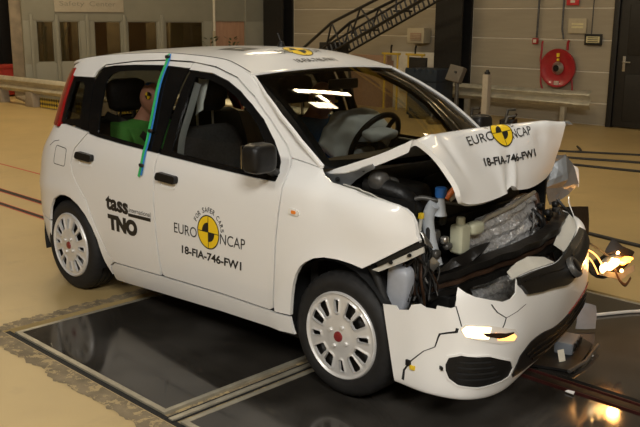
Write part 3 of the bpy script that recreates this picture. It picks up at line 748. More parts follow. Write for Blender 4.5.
def car_side(S,near):
    fd_poly=[BS[0]]+[(1.072,.972),(1.4,.961),(1.745,.952),(1.888,.952),(1.888,.972)]+[(1.850,1.027),(1.774,1.118),(1.676,1.209),(1.572,1.273),(1.459,1.327),(1.331,1.369),(1.176,1.400),(.985,1.407)]+[(.968,1.407),(.968,1.448)]+SEAM[5:]+DF+[(1.897,.348),(1.870,.333),(1.498,.329),(1.03,.311),(1.006,.315)]+BS[::-1][:3]
    fd=panel('front_door',[fd_poly],S,'white_paint',car)
    ring('window_trim',FTR,FGL,S,'black_gloss',fd,off=-.004)
    sheet('window_glass',FGL,S,'window_glass',fd,off=-.012)
    handle(fd,S,1.005,1.180,.866,0)
    rd=panel('rear_door',[[(.962,.977),(.87,.979),(.60,.989),(.343,1.002),(.25,1.011)]+RD+[(.53,.285),(.98,.307),(.993,.333),(.978,.512),(.965,.731)]],S,'white_paint',car)
    panel('window_frame',[[(.154,1.387),(.25,1.401),(.46,1.413),(.709,1.421),(.962,1.415),(.962,1.447)]+SEAM[1:4][::-1]],S,'white_paint',rd)
    ring('window_trim',RTR,RGL,S,'black_gloss',rd,off=-.004)
    sheet('window_glass',RGL,S,'rear_glass' if not near else 'window_glass',rd,off=-.012)
    handle(rd,S,.185,.365,.884,0)
    for d,P in ((fd,[(1.0,.33),(1.88,.34),(1.93,.9),(1.86,.95),(1.0,.97)]),(rd,[(.50,.32),(.95,.32),(.95,.97),(.26,1.0),(.15,.83),(.33,.60)])):
        panel('door_lining',[P],S,'dash_dark',d,flange=.0,inset=0,off=-.06,gu=.1,gv=.1)
    # roof rail and A pillar
    rail=panel('roof_rail',[[(-.36,1.335),(-.167,1.322),(.089,1.327),(.097,1.36),(.15,1.404),(.426,1.436),(.693,1.451),(.932,1.452),(1.166,1.435),(1.388,1.391),(1.572,1.311),(1.717,1.213),(1.853,1.105),(1.893,1.056),(1.90,1.052),(2.095,1.029),(1.98,1.087),(1.846,1.164),(1.657,1.307),(1.56,1.362),(1.468,1.406),(1.358,1.439),(1.205,1.468),(.886,1.483),(.602,1.485),(.121,1.458),(-.178,1.424),(-.36,1.385)]],S,'white_paint',car,gu=.04,gv=.03,inset=.001)
    # quarter panel, lamp, filler flap
    arch=[(.440,.182),(.404,.263),(.367,.396),(.325,.470),(.268,.533),(.19,.583),(.103,.612),(.04,.618),(-.022,.611),(-.12,.57),(-.169,.509),(-.205,.42)]
    q=panel('quarter_panel',[[(.236,1.020)]+[(a-.004,b-.001) for a,b in RD]+[(.452,.250),(.438,.185)]+arch[1:]+[(-.52,.46),(-.52,1.02),(-.142,1.014),(-.118,1.040),(-.06,1.044)]],S,'white_paint',car,gu=.04,gv=.04)
    if near:
        F=round_poly([(-.105,.80),(.035,.795),(.05,.905),(-.085,.915)],.02,4)
        ribbon('filler_flap_gap',F+[F[0]],.004,S,'black_matt',q,off=.0007,flange=.001)
        ribbon('seam_line',[(-.20,.905),(-.14,.935),(-.06,.945)],.004,S,'black_matt',q,off=.0007,flange=.001)
    panel('rear_bumper',[[(-.208,.415),(-.235,.30),(-.26,.22),(-UL,.20),(-UL,.452),(-.52,.452)]],S,'white_plastic',car,gu=.05,gv=.05)
    qb=[(-.207,1.318),(.089,1.323),(.113,1.30),(.165,1.175),(.221,1.025),(.05,1.042),(-.148,1.050),(-.187,1.18)]
    qg=[(-.125,1.292),(-.005,1.296),(.030,1.27),(.07,1.17),(.096,1.082),(.03,1.078),(-.078,1.066),(-.105,1.18)]
    qt=ring('quarter_window_trim',qb,qg,S,'black_gloss',car,off=-.004); sheet('quarter_glass',qg,S,'rear_glass',qt,off=-.010)
    panel('tail_lamp',[[(-.245,1.375),(-.222,1.318),(-.200,1.18),(-.158,1.048),(-.166,1.020),(-.30,1.03),(-.34,1.20),(-.33,1.37)]],S,'tail_red',car,gu=.03,gv=.04,flange=.03,off=.008)
    panel('sill',[[(.446,.165),(.456,.246),(.511,.281),(1.005,.306),(1.498,.325),(1.87,.329),(2.004,.332),(2.012,.265),(2.018,.241),(1.464,.219),(.92,.185),(.448,.150)]],S,'white_paint',car,gu=.08,gv=.03)
    # wheel well liners
    for cx,r in ((0.0,.335),(2.235,.345)):
        bm=bmesh.new(); n=20; A=[];Bv=[]
        sgn=-1 if S is sR else 1
        for i in range(n+1):
            a=math.radians(-15+210*i/n); x,z=cx+r*math.cos(a)*1.02,.29+r*math.sin(a)
            A.append(bm.verts.new((x,sgn*(.775 if cx<1 else .74),z))); Bv.append(bm.verts.new((x,sgn*.50,z)))
        for i in range(n): bm.faces.new((A[i],A[i+1],Bv[i+1],Bv[i]))
        bm.faces.new(Bv); fin('wheel_well',bm,'black_matt',car)
car_side(sR,True); car_side(sL,False)

# roof
RX=[-.45,-.178,.121,.602,.886,1.205,1.358,1.47]; RZ=[1.365,1.424,1.458,1.485,1.483,1.468,1.439,1.412]
CX=[-.45,.6,.9,1.17,1.3,1.47]; CC=[.03,.032,.040,.048,.036,.014]
def roof(x,s,off=0.0):
    zd=crom(x,RX,RZ)
    if x>=U0: yd=halfw(x,zd)
    else:
        a=crom(zd,[1.2,1.36,1.46],[.42,.40,.38]); yd=halfw(U0,zd)*max(1-min((U0-x)/a,.9999)**3.2,0)**(1/3.2)
    return (x,yd*s*.997,zd+crom(x,CX,CC)*(1-abs(s)**2.2)+off)
rf=panel('roof',[[(-.42,-1),(1.47,-1),(1.485,-.6),(1.49,0),(1.485,.6),(1.47,1),(-.42,1),(-.44,.5),(-.44,-.5)]],roof,'white_paint',car,gu=.06,gv=.1,flange=.015,inset=0)
panel('roof_lining',[[(-.36,-.95),(1.44,-.95),(1.44,.95),(-.36,.95)]],roof,'head_liner',rf,gu=.1,gv=.2,flange=0,inset=0,off=-.03)
for s in (-.985,.985): ribbon('roof_gutter',[(-.30,s),(.2,s),(.8,s),(1.2,s),(1.45,s)],.012,roof,'black_matt',rf,off=.0012,flange=.002)
lathe('aerial_base',[(0,.03),(.012,.028),(.022,.008),(.024,0)],'black_plastic',rf,n=16,c=(1.08,.02,1.525)); 
tube('aerial',[(1.08,.02,1.55),(1.05,.02,1.60)],.004,'black_plastic',rf,n=6)
# windscreen
def ws(a,b,off=0.0):
    """a 0 top..1 bottom, b -1..1 across"""
    t=a; x=(1.476+.022*(1-b*b))*(1-t)+(2.098+.135*(1-b*b))*t; y=b*((.540)*(1-t)+.668*t)
    z=(1.404+.024*(1-b*b))*(1-t)+(1.026-.01*(1-b*b))*t + .022*math.sin(math.pi*t)
    x+=.018*math.sin(math.pi*t)
    return (x+off*.53,y,z+off*.85)
wsP=[(0,-1),(0,1),(1,1),(1,-1)]
wg=panel('windscreen',[round_poly([(.012,-.985),(.012,.985),(.99,.985),(.99,-.985)],.06,4)],ws,'windshield_glass',car,gu=.08,gv=.12,flange=0,inset=0)
wo=[(0.0,-1.0),(.003,-.5),(.003,0),(.003,.5),(0.0,1.0),(.25,1.055),(.5,1.07),(.75,1.045),(.998,1.0),(.998,.5),(.998,0),(.998,-.5),(.998,-1.0),(.75,-1.045),(.5,-1.07),(.25,-1.055)]
wi=[(.075,-.92),(.062,-.5),(.058,0),(.062,.5),(.075,.92),(.25,.93),(.5,.93),(.75,.93),(.93,.93),(.93,.5),(.93,0),(.93,-.5),(.93,-.93),(.75,-.93),(.5,-.93),(.25,-.93)]
ring('screen_border',wo,wi,ws,'black_gloss',wg,off=-.003,flange=.002,g=.1)
for sb in (-1,1): ribbon('screen_pillar_edge',[(.005,sb*1.01),(.25,sb*1.065),(.5,sb*1.08),(.75,sb*1.055),(.985,sb*1.01)],.024,ws,'white_paint',wg,off=.006,flange=.012)
box('rear_view_mirror',1.575,1.60,-.11,.11,1.315,1.37,'black_plastic',wg,bev=.012)
# tailgate with rear window
def rear(b,z,off=0.0):
    return side(-(.525+(UL-.525)*(1-abs(b))),z,off,1 if b>0 else -1)
tg=panel('tailgate',[[(-1,.46),(1,.46),(1,.98),(-1,.98)]],rear,'white_paint',car,gu=.1,gv=.06,inset=.001)
ro=[(-1,.985),(0,.985),(1,.985),(.98,1.2),(.93,1.38),(0,1.385),(-.93,1.38),(-.98,1.2)]; ri=[(-.86,1.03),(0,1.03),(.86,1.03),(.84,1.2),(.80,1.33),(0,1.34),(-.80,1.33),(-.84,1.2)]
ring('rear_window_trim',ro,ri,rear,'black_gloss',tg,g=.1); sheet('rear_window',ri,rear,'rear_glass',tg,off=-.006,g=.12)
# underside and cabin tub
box('floor_pan',-.42,2.25,-.66,.66,.16,.24,'black_matt',car,bev=.02); 
box('bulkhead',1.98,2.03,-.64,.64,.24,.93,'interior_dark',car,bev=.01)
box('boot_floor',-.45,-.05,-.5,.5,.40,.72,'interior_dark',car,bev=.02)

# ---- wheels
def make_wheel():
    t=bmesh.new(); n=120
    prof=[(.196,.012),(.205,-.004),(.222,-.012),(.244,-.013),(.262,-.006),(.276,.006),(.285,.018),(.289,.030),(.290,.052),(.283,.054),(.283,.062),(.290,.064),(.290,.088),(.283,.090),(.283,.098),(.290,.100),(.290,.124),(.283,.126),(.283,.134),(.290,.136),(.289,.155),(.284,.168),(.270,.182),(.24,.19),(.20,.18)]
    rings=[]
    for j,(r,h) in enumerate(prof):
        ring=[]
        for k in range(n):
            a=2*math.pi*k/n; rr=r
            if r>.283 and (k%3==0) and (h<.05 or h>.138): rr-=.006
            ring.append(t.verts.new((rr*math.cos(a),h,rr*math.sin(a))))
        rings.append(ring)
    for a,b in zip(rings,rings[1:]):
        for k in range(n): t.faces.new((a[k],a[(k+1)%n],b[(k+1)%n],b[k]))
    bmesh.ops.recalc_face_normals(t,faces=t.faces)
    ty=fin('wheel',t,'rubber',car,ang=28)
    # trim with twelve slots
    h=bmesh.new(); NR,NT=56,288; R=.2035
    def slot(r,a):
        k=round(a/(math.pi/6)); da=a-k*math.pi/6
        wide=.0235 if k%3 else .012
        x=da*r; y=r-.137; hl=.037 if k%3 else .030
        if k%3: x-=(.0045 if k%3==1 else -.0045)
        w=wide*(1+.9*(r-.137)/.137); e=.012 if k%3 else .008
        qx=abs(x)-(w-e); qy=abs(y)-(hl-e)
        return math.hypot(max(qx,0),max(qy,0))+min(max(qx,qy),0)-e
    def hgt(r,a):
        z=-.004+.012*(1-(r/R)**2)*-1
        z+= -.010*math.exp(-((r-.197)/.006)**2)
        d=slot(r,a); z+=-.006*math.exp(-(max(d,0)/.0055)**2)
        if r<.075: z+=-.004*(1-(r/.075)**2)
        return z
    V={}
    for i in range(NR+1):
        r=.020+(R-.020)*i/NR
        for k in range(NT):
            a=2*math.pi*k/NT; V[i,k]=h.verts.new((r*math.cos(a),hgt(r,a)+.0,r*math.sin(a)))
    for i in range(NR):
        r=.020+(R-.020)*(i+.5)/NR
        for k in range(NT):
            a=2*math.pi*(k+.5)/NT
            if slot(r,a)<-.0005: continue
            h.faces.new((V[i,k],V[i,(k+1)%NT],V[i+1,(k+1)%NT],V[i+1,k]))
    for v in [v for v in h.verts if not v.link_faces]: h.verts.remove(v)
    be=[e for e in h.edges if e.is_boundary]
    rr=bmesh.ops.extrude_edge_only(h,edges=be)
    for v in rr['geom']:
        if isinstance(v,bmesh.types.BMVert): v.co.y+=.014
    bmesh.ops.recalc_face_normals(h,faces=h.faces)
    hc=fin('wheel_trim',h,'hubcap_silver',ty,ang=50)
    lathe('trim_emblem',[(0,-.027),(.017,-.0265),(.022,-.025),(.0245,-.020),(.025,.0)],'emblem_red',ty,n=28,axis='y')
    lathe('brake_disc',[(0,.045),(.11,.045),(.118,.05),(.118,.06),(0,.06)],'engine_grey',ty,n=32,axis='y')
    lathe('wheel_rim',[(.200,.015),(.188,.03),(.18,.09),(.19,.17),(.205,.185)],'black_satin',ty,n=48,axis='y')
    for k in range(4):
        a=math.radians(45+90*k+12); c=(.052*math.cos(a),0,.052*math.sin(a))
        lathe('wheel_bolt',[(0,-.029),(.008,-.029),(.0095,-.027),(.0095,-.008)],'hubcap_silver',ty,n=6,axis='y',c=c)
    return ty
w0=make_wheel(); w0.location=(0,-.775,.290)
w1=copy_tree(w0,car,(2.278,-.742,.300),.04); w2=copy_tree(w0,car,(0,.775,.290),math.pi); w3=copy_tree(w0,car,(2.20,.745,.300),math.pi+.05)
w0['label']='near rear wheel with silver twelve slot trim'; w1['label']='near front wheel with silver twelve slot trim'; w2['label']='far rear wheel'; w3['label']='far front wheel'
w1.rotation_euler=(0,math.radians(-7),.04)

# ---- mirrors, repeater
def blob(name,c,s,mat,parent,sub=3,pw=.55,M=None):
    """rounded box: superellipsoid"""
    bm=bmesh.new(); bmesh.ops.create_icosphere(bm,subdivisions=sub,radius=1)
    for v in bm.verts:
        q=v.co; q=Vector([math.copysign(abs(t)**pw,t) for t in q])
        q=Vector((q.x*s[0],q.y*s[1],q.z*s[2]))
        if M is not None: q=M@q
        v.co=q+Vector(c)
    return fin(name,bm,mat,parent,ang=60)
for sgn in (-1,1):
    mr=blob('door_mirror',(1.885,sgn*.870,1.070),(.055,.074,.068),'black_plastic',car,4,.5)
    bm=bmesh.new(); bbox(bm,1.825,1.833,sgn*.87-.06,sgn*.87+.06,1.02,1.125,.003); fin('mirror_glass',bm,'mirror_glass',mr)
    tube('mirror_arm',[(1.88,sgn*.82,1.02),(1.87,sgn*.775,.992),(1.85,sgn*.74,.985)],[.03,.028,.03],'black_plastic',mr,flat=.7)
rp_=panel('side_repeater',[round_poly([(2.010,.826),(2.072,.823),(2.074,.850),(2.012,.852)],.01,4)],sR,'clear_lens',car,gu=.02,gv=.02,flange=.008,inset=0,off=.008)
panel('repeater_bulb',[round_poly([(2.030,.831),(2.058,.830),(2.058,.845),(2.030,.846)],.006,3)],sR,'orange_lens',rp_,gu=.02,gv=.02,flange=.004,inset=0,off=.0105)

# ---- lettering on the doors and roof
fd=[o for o in bpy.data.objects if o.name=='front_door'][0]; rd=[o for o in bpy.data.objects if o.name=='rear_door'][0]
def ncap_badge(parent,S,C,R,RY,DX=(1,0),DY=(0,1),front=False):
    def mp(k):
        def f(s,t):
            a=(s-.5)*2*R*k; b=(t-.5)*2*RY*k
            return (C[0]+a*DX[0]+b*DY[0],C[1]+a*DX[1]+b*DY[1])
        return f
    d=decal('round_badge',disc_geo(n=48),mp(1.0),S,'decal_yellow',parent,off=.0016,g=.1)
    decal('badge_ring',disc_geo(0,360,.93,1.0,48),mp(1.03),S,'decal_black',d,off=.0022,g=.1)
    for a0 in (90,270): decal('badge_quadrant',disc_geo(a0,a0+90,0,.58,16),mp(1.0),S,'decal_black',d,off=.0024,g=.2)
    bm_=([(0.03,.488),(.97,.488),(.97,.512),(.03,.512)],[(0,1,2,3)]); decal('badge_cross',bm_,mp(1.0),S,'decal_black',d,off=.0026,g=.2)
    bm_=([(.488,.03),(.512,.03),(.512,.97),(.488,.97)],[(0,1,2,3)]); decal('badge_cross',bm_,mp(1.0),S,'decal_black',d,off=.0026,g=.2)
    return d
def letters(name,s,quadmap,S,mat,parent,off=.0018,bold=0.0,adv=None):
    """one mesh part per lettering line"""
    o=decal(name,text_geo(s,bold),quadmap,S,mat,parent,off=off,g=.1); return o
letters('lettering','EURO',quad((1.149,.586),(1.342,.589),(1.150,.640),(1.343,.643)),sR,'decal_black',fd)
letters('lettering','NCAP',quad((1.527,.594),(1.716,.598),(1.530,.648),(1.718,.652)),sR,'decal_black',fd)
letters('lettering','18-FIA-746-FW1',quad((1.205,.483),(1.682,.488),(1.210,.528),(1.687,.534)),sR,'decal_black',fd,bold=.028)
ncap_badge(fd,sR,(1.436,.637),.085,.085)
arc='FOR SAFER CARS'; widths={'F':.7,'O':1.0,'R':.85,' ':.6,'S':.8,'A':.9,'E':.75,'C':.9}
tot=sum(widths[c] for c in arc); ang=158; pos=0
for c in arc:
    w=widths[c]; mid=math.radians(ang-(ang-8)*(pos+w/2)/tot); pos+=w
    if c==' ': continue
    def mp(s,t,mid=mid,w=w):
        a=(s-.5)*.0205*w; r=.101+t*.026
        return (1.436+r*math.cos(mid)+a*math.sin(mid),.637+r*math.sin(mid)-a*math.cos(mid))
    letters('letter',c,mp,sR,'decal_black',fd,bold=.01)
letters('lettering','tass',quad((.492,.606),(.722,.606),(.495,.692),(.724,.688)),sR,'decal_black',rd,bold=.042)
letters('lettering','international',quad((.729,.626),(.937,.630),(.731,.652),(.938,.656)),sR,'decal_black',rd)
decal('lettering_bar',([(0,0),(1,0),(1,1),(0,1)],[(0,1,2,3)]),quad((.722,.600),(.938,.604),(.722,.618),(.938,.624)),sR,'decal_black',rd)
letters('lettering','TNO',quad((.505,.487),(.800,.491),(.507,.582),(.806,.586)),sR,'decal_black',rd,bold=.075)
# ---------------------------------------------------------------- crushed front end
FEN=[(1.897,1.052),(2.085,1.030),(2.127,1.001),(2.18,.980),(2.242,.972),(2.307,.967),(2.395,.953),(2.479,.946),(2.55,.937),(2.593,.926),(2.623,.908),(2.649,.876),(2.663,.829),(2.677,.806),(2.60,.757),(2.495,.69),(2.429,.65),(2.37,.662),(2.307,.668),(2.235,.665),(2.175,.65),(2.13,.625),(2.096,.597),(2.065,.55),(2.042,.494),(2.027,.44),(2.018,.394),(2.008,.338),(1.907,.335),(1.907,.392),(1.921,.538),(1.935,.737),(1.950,.878),(1.948,.967)]
def sF(u,z,off=0.0):
    x,y,z2=side(u,z,off,-1)
    d=.012*math.exp(-((u-2.45)/.10)**2-((z-.83)/.06)**2)-.010*math.exp(-((u-2.20)/.06)**2-((z-.90)/.05)**2)-.012*math.exp(-((u-2.60)/.05)**2-((z-.89)/.04)**2)
    if z>.92 and u>2.1: y+=(z-.92)*.6*min((u-2.1)/.12,1)            # shoulder rolls inwards under the bonnet edge
    return (x,y-d,z2)
fe=panel('front_wing',[FEN],sF,'white_paint',car,gu=.03,gv=.03,flange=.018)
ribbon('wing_edge_trim',[(2.686,.795),(2.60,.743),(2.50,.679)],.016,sF,'black_plastic',fe,off=.006,flange=.02)
pl=panel('wing_bracket',[[(2.688,.782),(2.60,.730),(2.47,.652),(2.50,.648),(2.62,.712),(2.692,.758)]],sF,'bare_plastic',fe,off=-.006,flange=.008,inset=0)
for q in ((2.56,.70),(2.64,.742)): lathe('clip',[(0,-.012),(.006,-.012),(.008,-.004),(.008,0)],'black_plastic',fe,n=10,axis='y',c=sF(q[0],q[1],.0))
# far wing: stub plus the folded sheet in front of it
panel('front_wing',[[(1.897,1.052),(2.095,1.029),(2.28,1.022),(2.36,1.00),(2.40,.90),(2.37,.80),(2.40,.72),(2.36,.662),(2.307,.668),(2.235,.665),(2.175,.65),(2.096,.597),(2.042,.494),(2.018,.394),(2.008,.338),(1.907,.335),(1.907,.392),(1.921,.538),(1.935,.737),(1.950,.878),(1.948,.967)]],sL,'white_paint',car,gu=.05,gv=.05,flange=.018)
def crushed(name,P,F,mat,parent,th=.004,sub=2,amp=.012,sc=14,seed=1):
    """folded sheet from a few facets, with thickness"""
    bm=bmesh.new(); vs=[bm.verts.new(q) for q in P]
    for f in F: bm.faces.new([vs[i] for i in f])
    bmesh.ops.triangulate(bm,faces=bm.faces)
    for k in range(sub): bmesh.ops.subdivide_edges(bm,edges=bm.edges,cuts=1,use_grid_fill=True)
    for v in bm.verts: v.co+=noise.noise_vector(v.co*sc+Vector((seed,2*seed,0)))*amp
    bmesh.ops.recalc_face_normals(bm,faces=bm.faces)
    r=bmesh.ops.solidify(bm,geom=bm.faces,thickness=th)
    return fin(name,bm,mat,parent,ang=22)
def folded(name,P,F,mat,parent,th=.003,amp=.007,seed=1):
    """hard creased sheet"""
    bm=bmesh.new(); vs=[bm.verts.new(q) for q in P]
    for f in F: bm.faces.new([vs[i] for i in f])
    bmesh.ops.triangulate(bm,faces=bm.faces); bmesh.ops.subdivide_edges(bm,edges=bm.edges,cuts=2,use_grid_fill=True)
    for v in bm.verts: v.co+=noise.noise_vector(v.co*38+Vector((seed,2*seed,0)))*amp
    bmesh.ops.triangulate(bm,faces=bm.faces); bmesh.ops.recalc_face_normals(bm,faces=bm.faces); bmesh.ops.solidify(bm,geom=bm.faces,thickness=th)
    return fin(name,bm,mat,parent,smooth=False)
folded('crushed_wing_sheet',[(2.478,.62,.815),(2.483,.68,.932),(2.496,.68,.987),(2.522,.74,.983),(2.534,.80,.935),(2.560,.84,.82),(2.525,.82,.772),(2.506,.74,.736),(2.492,.66,.718),(2.555,.72,.861),(2.50,.76,.802)],
  [(1,2,3),(1,3,9),(0,1,9),(3,4,9),(9,4,10),(4,5,10),(5,6,10),(6,7,10),(7,8,10),(0,9,10),(0,10,8)],'crushed_steel',car,seed=3)
folded('crushed_wing_sheet',[(2.38,.66,.98),(2.483,.68,.932),(2.478,.62,.815),(2.40,.64,.78),(2.34,.70,.90)],[(0,1,4),(1,2,3,4)],'crushed_steel',car,seed=5)
folded('crushed_wing_sheet',[(2.535,.80,.93),(2.55,.845,.90),(2.535,.86,.83),(2.56,.84,.80)],[(0,1,3),(1,2,3)],'white_paint',car,seed=7)
crushed('wheel_arch_flap',[(2.507,.72,.706),(2.575,.93,.685),(2.59,.93,.535),(2.55,.74,.53)],[(0,1,2,3)],'black_satin',car,amp=.006,sc=9,seed=2)

# bonnet, buckled upwards
HOOD_Y=[-.61,-.42,-.2,0,.2,.42,.60]
def _row(x,z): return [(x[i],HOOD_Y[i],z[i]) for i in range(7)]
HOOD=[_row([2.06,2.11,2.15,2.17,2.15,2.11,2.05],[.998,1.006,1.012,1.013,1.012,1.006,.998]),
 _row([2.36,2.36,2.36,2.36,2.36,2.35,2.34],[1.108,1.120,1.124,1.124,1.12,1.115,1.105]),
 _row([2.505,2.485,2.46,2.46,2.455,2.48,2.50],[1.172,1.182,1.178,1.176,1.172,1.170,1.158]),
 _row([2.565,2.545,2.52,2.52,2.515,2.54,2.575],[1.194,1.202,1.197,1.195,1.192,1.188,1.176]),
 _row([2.64,2.605,2.565,2.56,2.555,2.565,2.585],[1.160,1.165,1.150,1.145,1.15,1.15,1.130]),
 _row([2.72,2.665,2.615,2.60,2.59,2.575,2.575],[1.100,1.090,1.072,1.065,1.07,1.08,1.065]),
 _row([2.78,2.725,2.67,2.635,2.615,2.585,2.557],[1.030,1.010,.995,.985,.985,.99,.995]),
 _row([2.801,2.772,2.72,2.660,2.633,2.587,2.545],[.960,.935,.921,.912,.894,.903,.933])]
_h=net_surf(HOOD)
def hood(a,b,off=0.0):
    t=min(max((a-.58)/.42,0),1); c1=.605-.11*t; c2=.50-.10*t
    d=.010*t*math.exp(-((b-c2)/.028)**2)+.014*t*math.exp(-((b-c1-.015)/.016)**2)-.024*t*t*math.exp(-((b-c1+.035)/.022)**2)
    d+=.010*math.exp(-((a-.50)/.09)**2)*math.exp(-((b-.86)/.05)**2)-.012*math.exp(-((a-.62)/.10)**2)*math.exp(-((b-.80)/.04)**2)
    d+=.010*math.exp(-((a-.45)/.07)**2)*math.exp(-((b-.10)/.05)**2)-.010*math.exp(-((a-.62)/.15)**2)*math.exp(-((b-.14)/.03)**2)
    d+=.004*noise.noise(Vector((a*6,b*5,3)))
    return _h(a,b,off+d)
HP=[(0,.03),(0,.97),(.3,1.0),(.43,1.0),(.6,.985),(.8,.97),(.93,.955),(.975,.93),(1,.85),(1,.56),(.985,.525),(.955,.50),(.99,.470),(1,.43),(1,.06),(.985,.015),(.93,0),(.6,0),(.43,0),(.2,0)]
ho=panel('bonnet',[HP],hood,'white_paint',car,gu=.022,gv=.016,flange=.022,inset=0,ang=55)
def skirt(t,w,off=0.0):
    q=_h(t,0.0)+Vector((0,-.012-.010*w,-.050*w+.002)); return (q.x,q.y-off,q.z)
panel('bonnet_edge',[[(0,0),(.40,0),(.385,.5),(.36,.95),(.05,.9),(0,.5)]],skirt,'white_paint',ho,gu=.03,gv=.3,flange=.004,inset=0)
folded('torn_corner',[hood(.40,.985),hood(.47,.99),(2.60,.645,1.160),(2.575,.640,1.178)],[(0,1,2,3)],'crushed_steel',ho,amp=.003)
lm=lambda s,q: letters('lettering',s,q,hood,'decal_black',ho,off=.003)
letters('lettering','EURO',quad((.603,.292),(.578,.485),(.521,.298),(.493,.489)),hood,'decal_black',ho,off=.003)
letters('lettering','NCAP',quad((.610,.615),(.604,.742),(.520,.617),(.505,.748)),hood,'decal_black',ho,off=.003)
letters('lettering','18-FIA-746-FW1',quad((.765,.336),(.785,.745),(.700,.350),(.722,.740)),hood,'decal_black',ho,off=.0035,bold=.030)
ncap_badge(ho,lambda a,b,off=0:hood(a,b,off+.0016),(.522,.550),.074,.125,DX=(0,1),DY=(-1,0))
arc2='FOR SAFER CARS'; pos=0
for c in arc2:
    w=widths[c]; mid=math.radians(160-(150)*(pos+w/2)/tot); pos+=w
    if c==' ': continue
    def mp(s,t,mid=mid,w=w):
        a=(s-.5)*.0205*w; r=.101+t*.026
        ca,sa=r*math.cos(mid)+a*math.sin(mid),r*math.sin(mid)-a*math.cos(mid)
        return (.522-sa/.085*.125,.550+ca/.085*.074)
    letters('letter',c,mp,hood,'decal_black',ho,off=.003,bold=.01)
# roof lettering
letters('lettering','EURO',quad((1.275,-.33),(1.275,-.12),(1.215,-.33),(1.215,-.12)),roof,'decal_black',rf)
letters('lettering','NCAP',quad((1.275,.12),(1.275,.33),(1.215,.12),(1.215,.33)),roof,'decal_black',rf)
letters('lettering','18-FIA-746-FW1',quad((1.405,-.29),(1.405,.29),(1.355,-.29),(1.355,.29)),roof,'decal_black',rf,bold=.018)
ncap_badge(rf,roof,(1.235,0),.17,.085,DX=(0,1),DY=(-1,0))
stk=decal('roof_sticker',([(0,0),(1,0),(1,1),(0,1)],[(0,1,2,3)]),quad((1.12,-.62),(1.12,-.38),(.90,-.62),(.90,-.38)),roof,'engine_grey',rf,off=.002)
decal('sticker_print',([(.0,.5),(.4,.62),(.5,1),(.6,.62),(1,.5),(.6,.38),(.5,0),(.4,.38)],[(0,1,2,3,4,5,6,7)]),quad((1.07,-.56),(1.07,-.44),(.95,-.56),(.95,-.44)),roof,'board_white',stk,off=.003,g=.5)

# bumper cover
BUMP=[
 [(2.60,-.74,.215),(2.76,-.72,.21),(2.88,-.64,.20),(2.92,-.47,.19),(2.87,-.22,.19),(2.83,0,.185),(2.79,.24,.21),(2.76,.43,.26),(2.67,.58,.28),(2.52,.68,.28)],
 [(2.615,-.775,.205),(2.79,-.765,.20),(2.925,-.68,.19),(2.965,-.50,.18),(2.92,-.22,.18),(2.876,0,.175),(2.84,.25,.20),(2.81,.45,.25),(2.72,.62,.27),(2.55,.72,.27)],
 [(2.570,-.767,.36),(2.77,-.762,.37),(2.93,-.688,.36),(2.992,-.50,.36),(2.968,-.24,.37),(2.935,0,.35),(2.890,.25,.38),(2.840,.45,.43),(2.73,.63,.45),(2.55,.73,.46)],
 [(2.522,-.752,.51),(2.72,-.750,.56),(2.875,-.705,.577),(2.955,-.50,.575),(2.972,-.22,.565),(2.960,0,.54),(2.895,.25,.565),(2.817,.45,.61),(2.71,.62,.65),(2.53,.71,.66)],
 [(2.50,-.735,.57),(2.69,-.735,.63),(2.85,-.685,.655),(2.945,-.48,.655),(2.937,-.2,.643),(2.905,0,.623),(2.82,.25,.615),(2.75,.47,.655),(2.66,.60,.70),(2.50,.69,.71)]]
bump=net_surf(BUMP); bump.sgn=-1
BP=[(0,0),(0,1),(.95,1),(1,.9),(1,.363),(.777,.363),(.742,.35),(.736,.329),(.766,.298),(.81,.264),(.87,.243),(.97,.223),(.80,.2185),(.744,.212),(.735,.20),(.745,.16),(.72,.155),(.725,.125),(.747,.11),(.74,.085),(.705,.075),(.705,.045),(.735,.04),(.751,.002)]
bu=panel('front_bumper',[BP],bump,'white_plastic',car,gu=.03,gv=.014,flange=.006,inset=0,ang=50)
fog=[(.458,.158),(.499,.168),(.523,.2),(.509,.272),(.449,.336),(.401,.349),(.363,.341),(.356,.318),(.350,.246),(.362,.189),(.39,.166),(.428,.158)]
fogi=inset_poly(fog,.008)
fg=panel('fog_lamp_grille',[fog],bump,'black_plastic',bu,gu=.04,gv=.02,flange=.004,inset=0,off=.0035)
for k in range(4):
    a=.395+k*.030; ribbon('grille_bar',[(a,.185+.004*abs(k-1)),(a,.24),(a-.006,.305-.01*k)],.008,bump,'black_matt',fg,off=.0065,flange=.003,g=.02)
ring('grille_lip',[(a+(a-.43)*.10,b+(b-.25)*.06) for a,b in fog],fog,bump,'white_plastic',bu,off=.007,flange=.007,g=.04)
drl=[(.640,.211),(.656,.228),(.642,.283),(.594,.352),(.566,.362),(.536,.354),(.553,.305),(.580,.262),(.604,.218)]
dl=panel('running_lamp',[drl],bump,'clear_lens',bu,gu=.03,gv=.02,flange=.004,inset=0,off=.004)
panel('lamp_core',[[(.634,.216),(.648,.230),(.640,.262),(.630,.288),(.586,.276),(.606,.222)]],bump,'lamp_lit',dl,gu=.03,gv=.02,flange=.002,inset=0,off=.0065)
panel('lamp_core',[[(.606,.295),(.580,.345),(.560,.354),(.548,.345),(.572,.300)]],bump,'lamp_amber',dl,gu=.03,gv=.02,flange=.002,inset=0,off=.0065)
crushed('lamp_shard',[bump(.615,.262,.012),bump(.600,.30,.018),bump(.585,.345,.012),bump(.572,.345,.006),bump(.578,.30,.01),bump(.598,.27,.006)],[(0,1,4,5),(1,2,3,4)],'copper_brown',dl,amp=.004,sub=1)
box('plastic_clip',-.012,.012,-.004,.004,-.008,.008,'black_plastic',bu,M=Matrix.Translation(bump(.435,.147,.006))@Matrix.Rotation(-.5,4,'Z'))
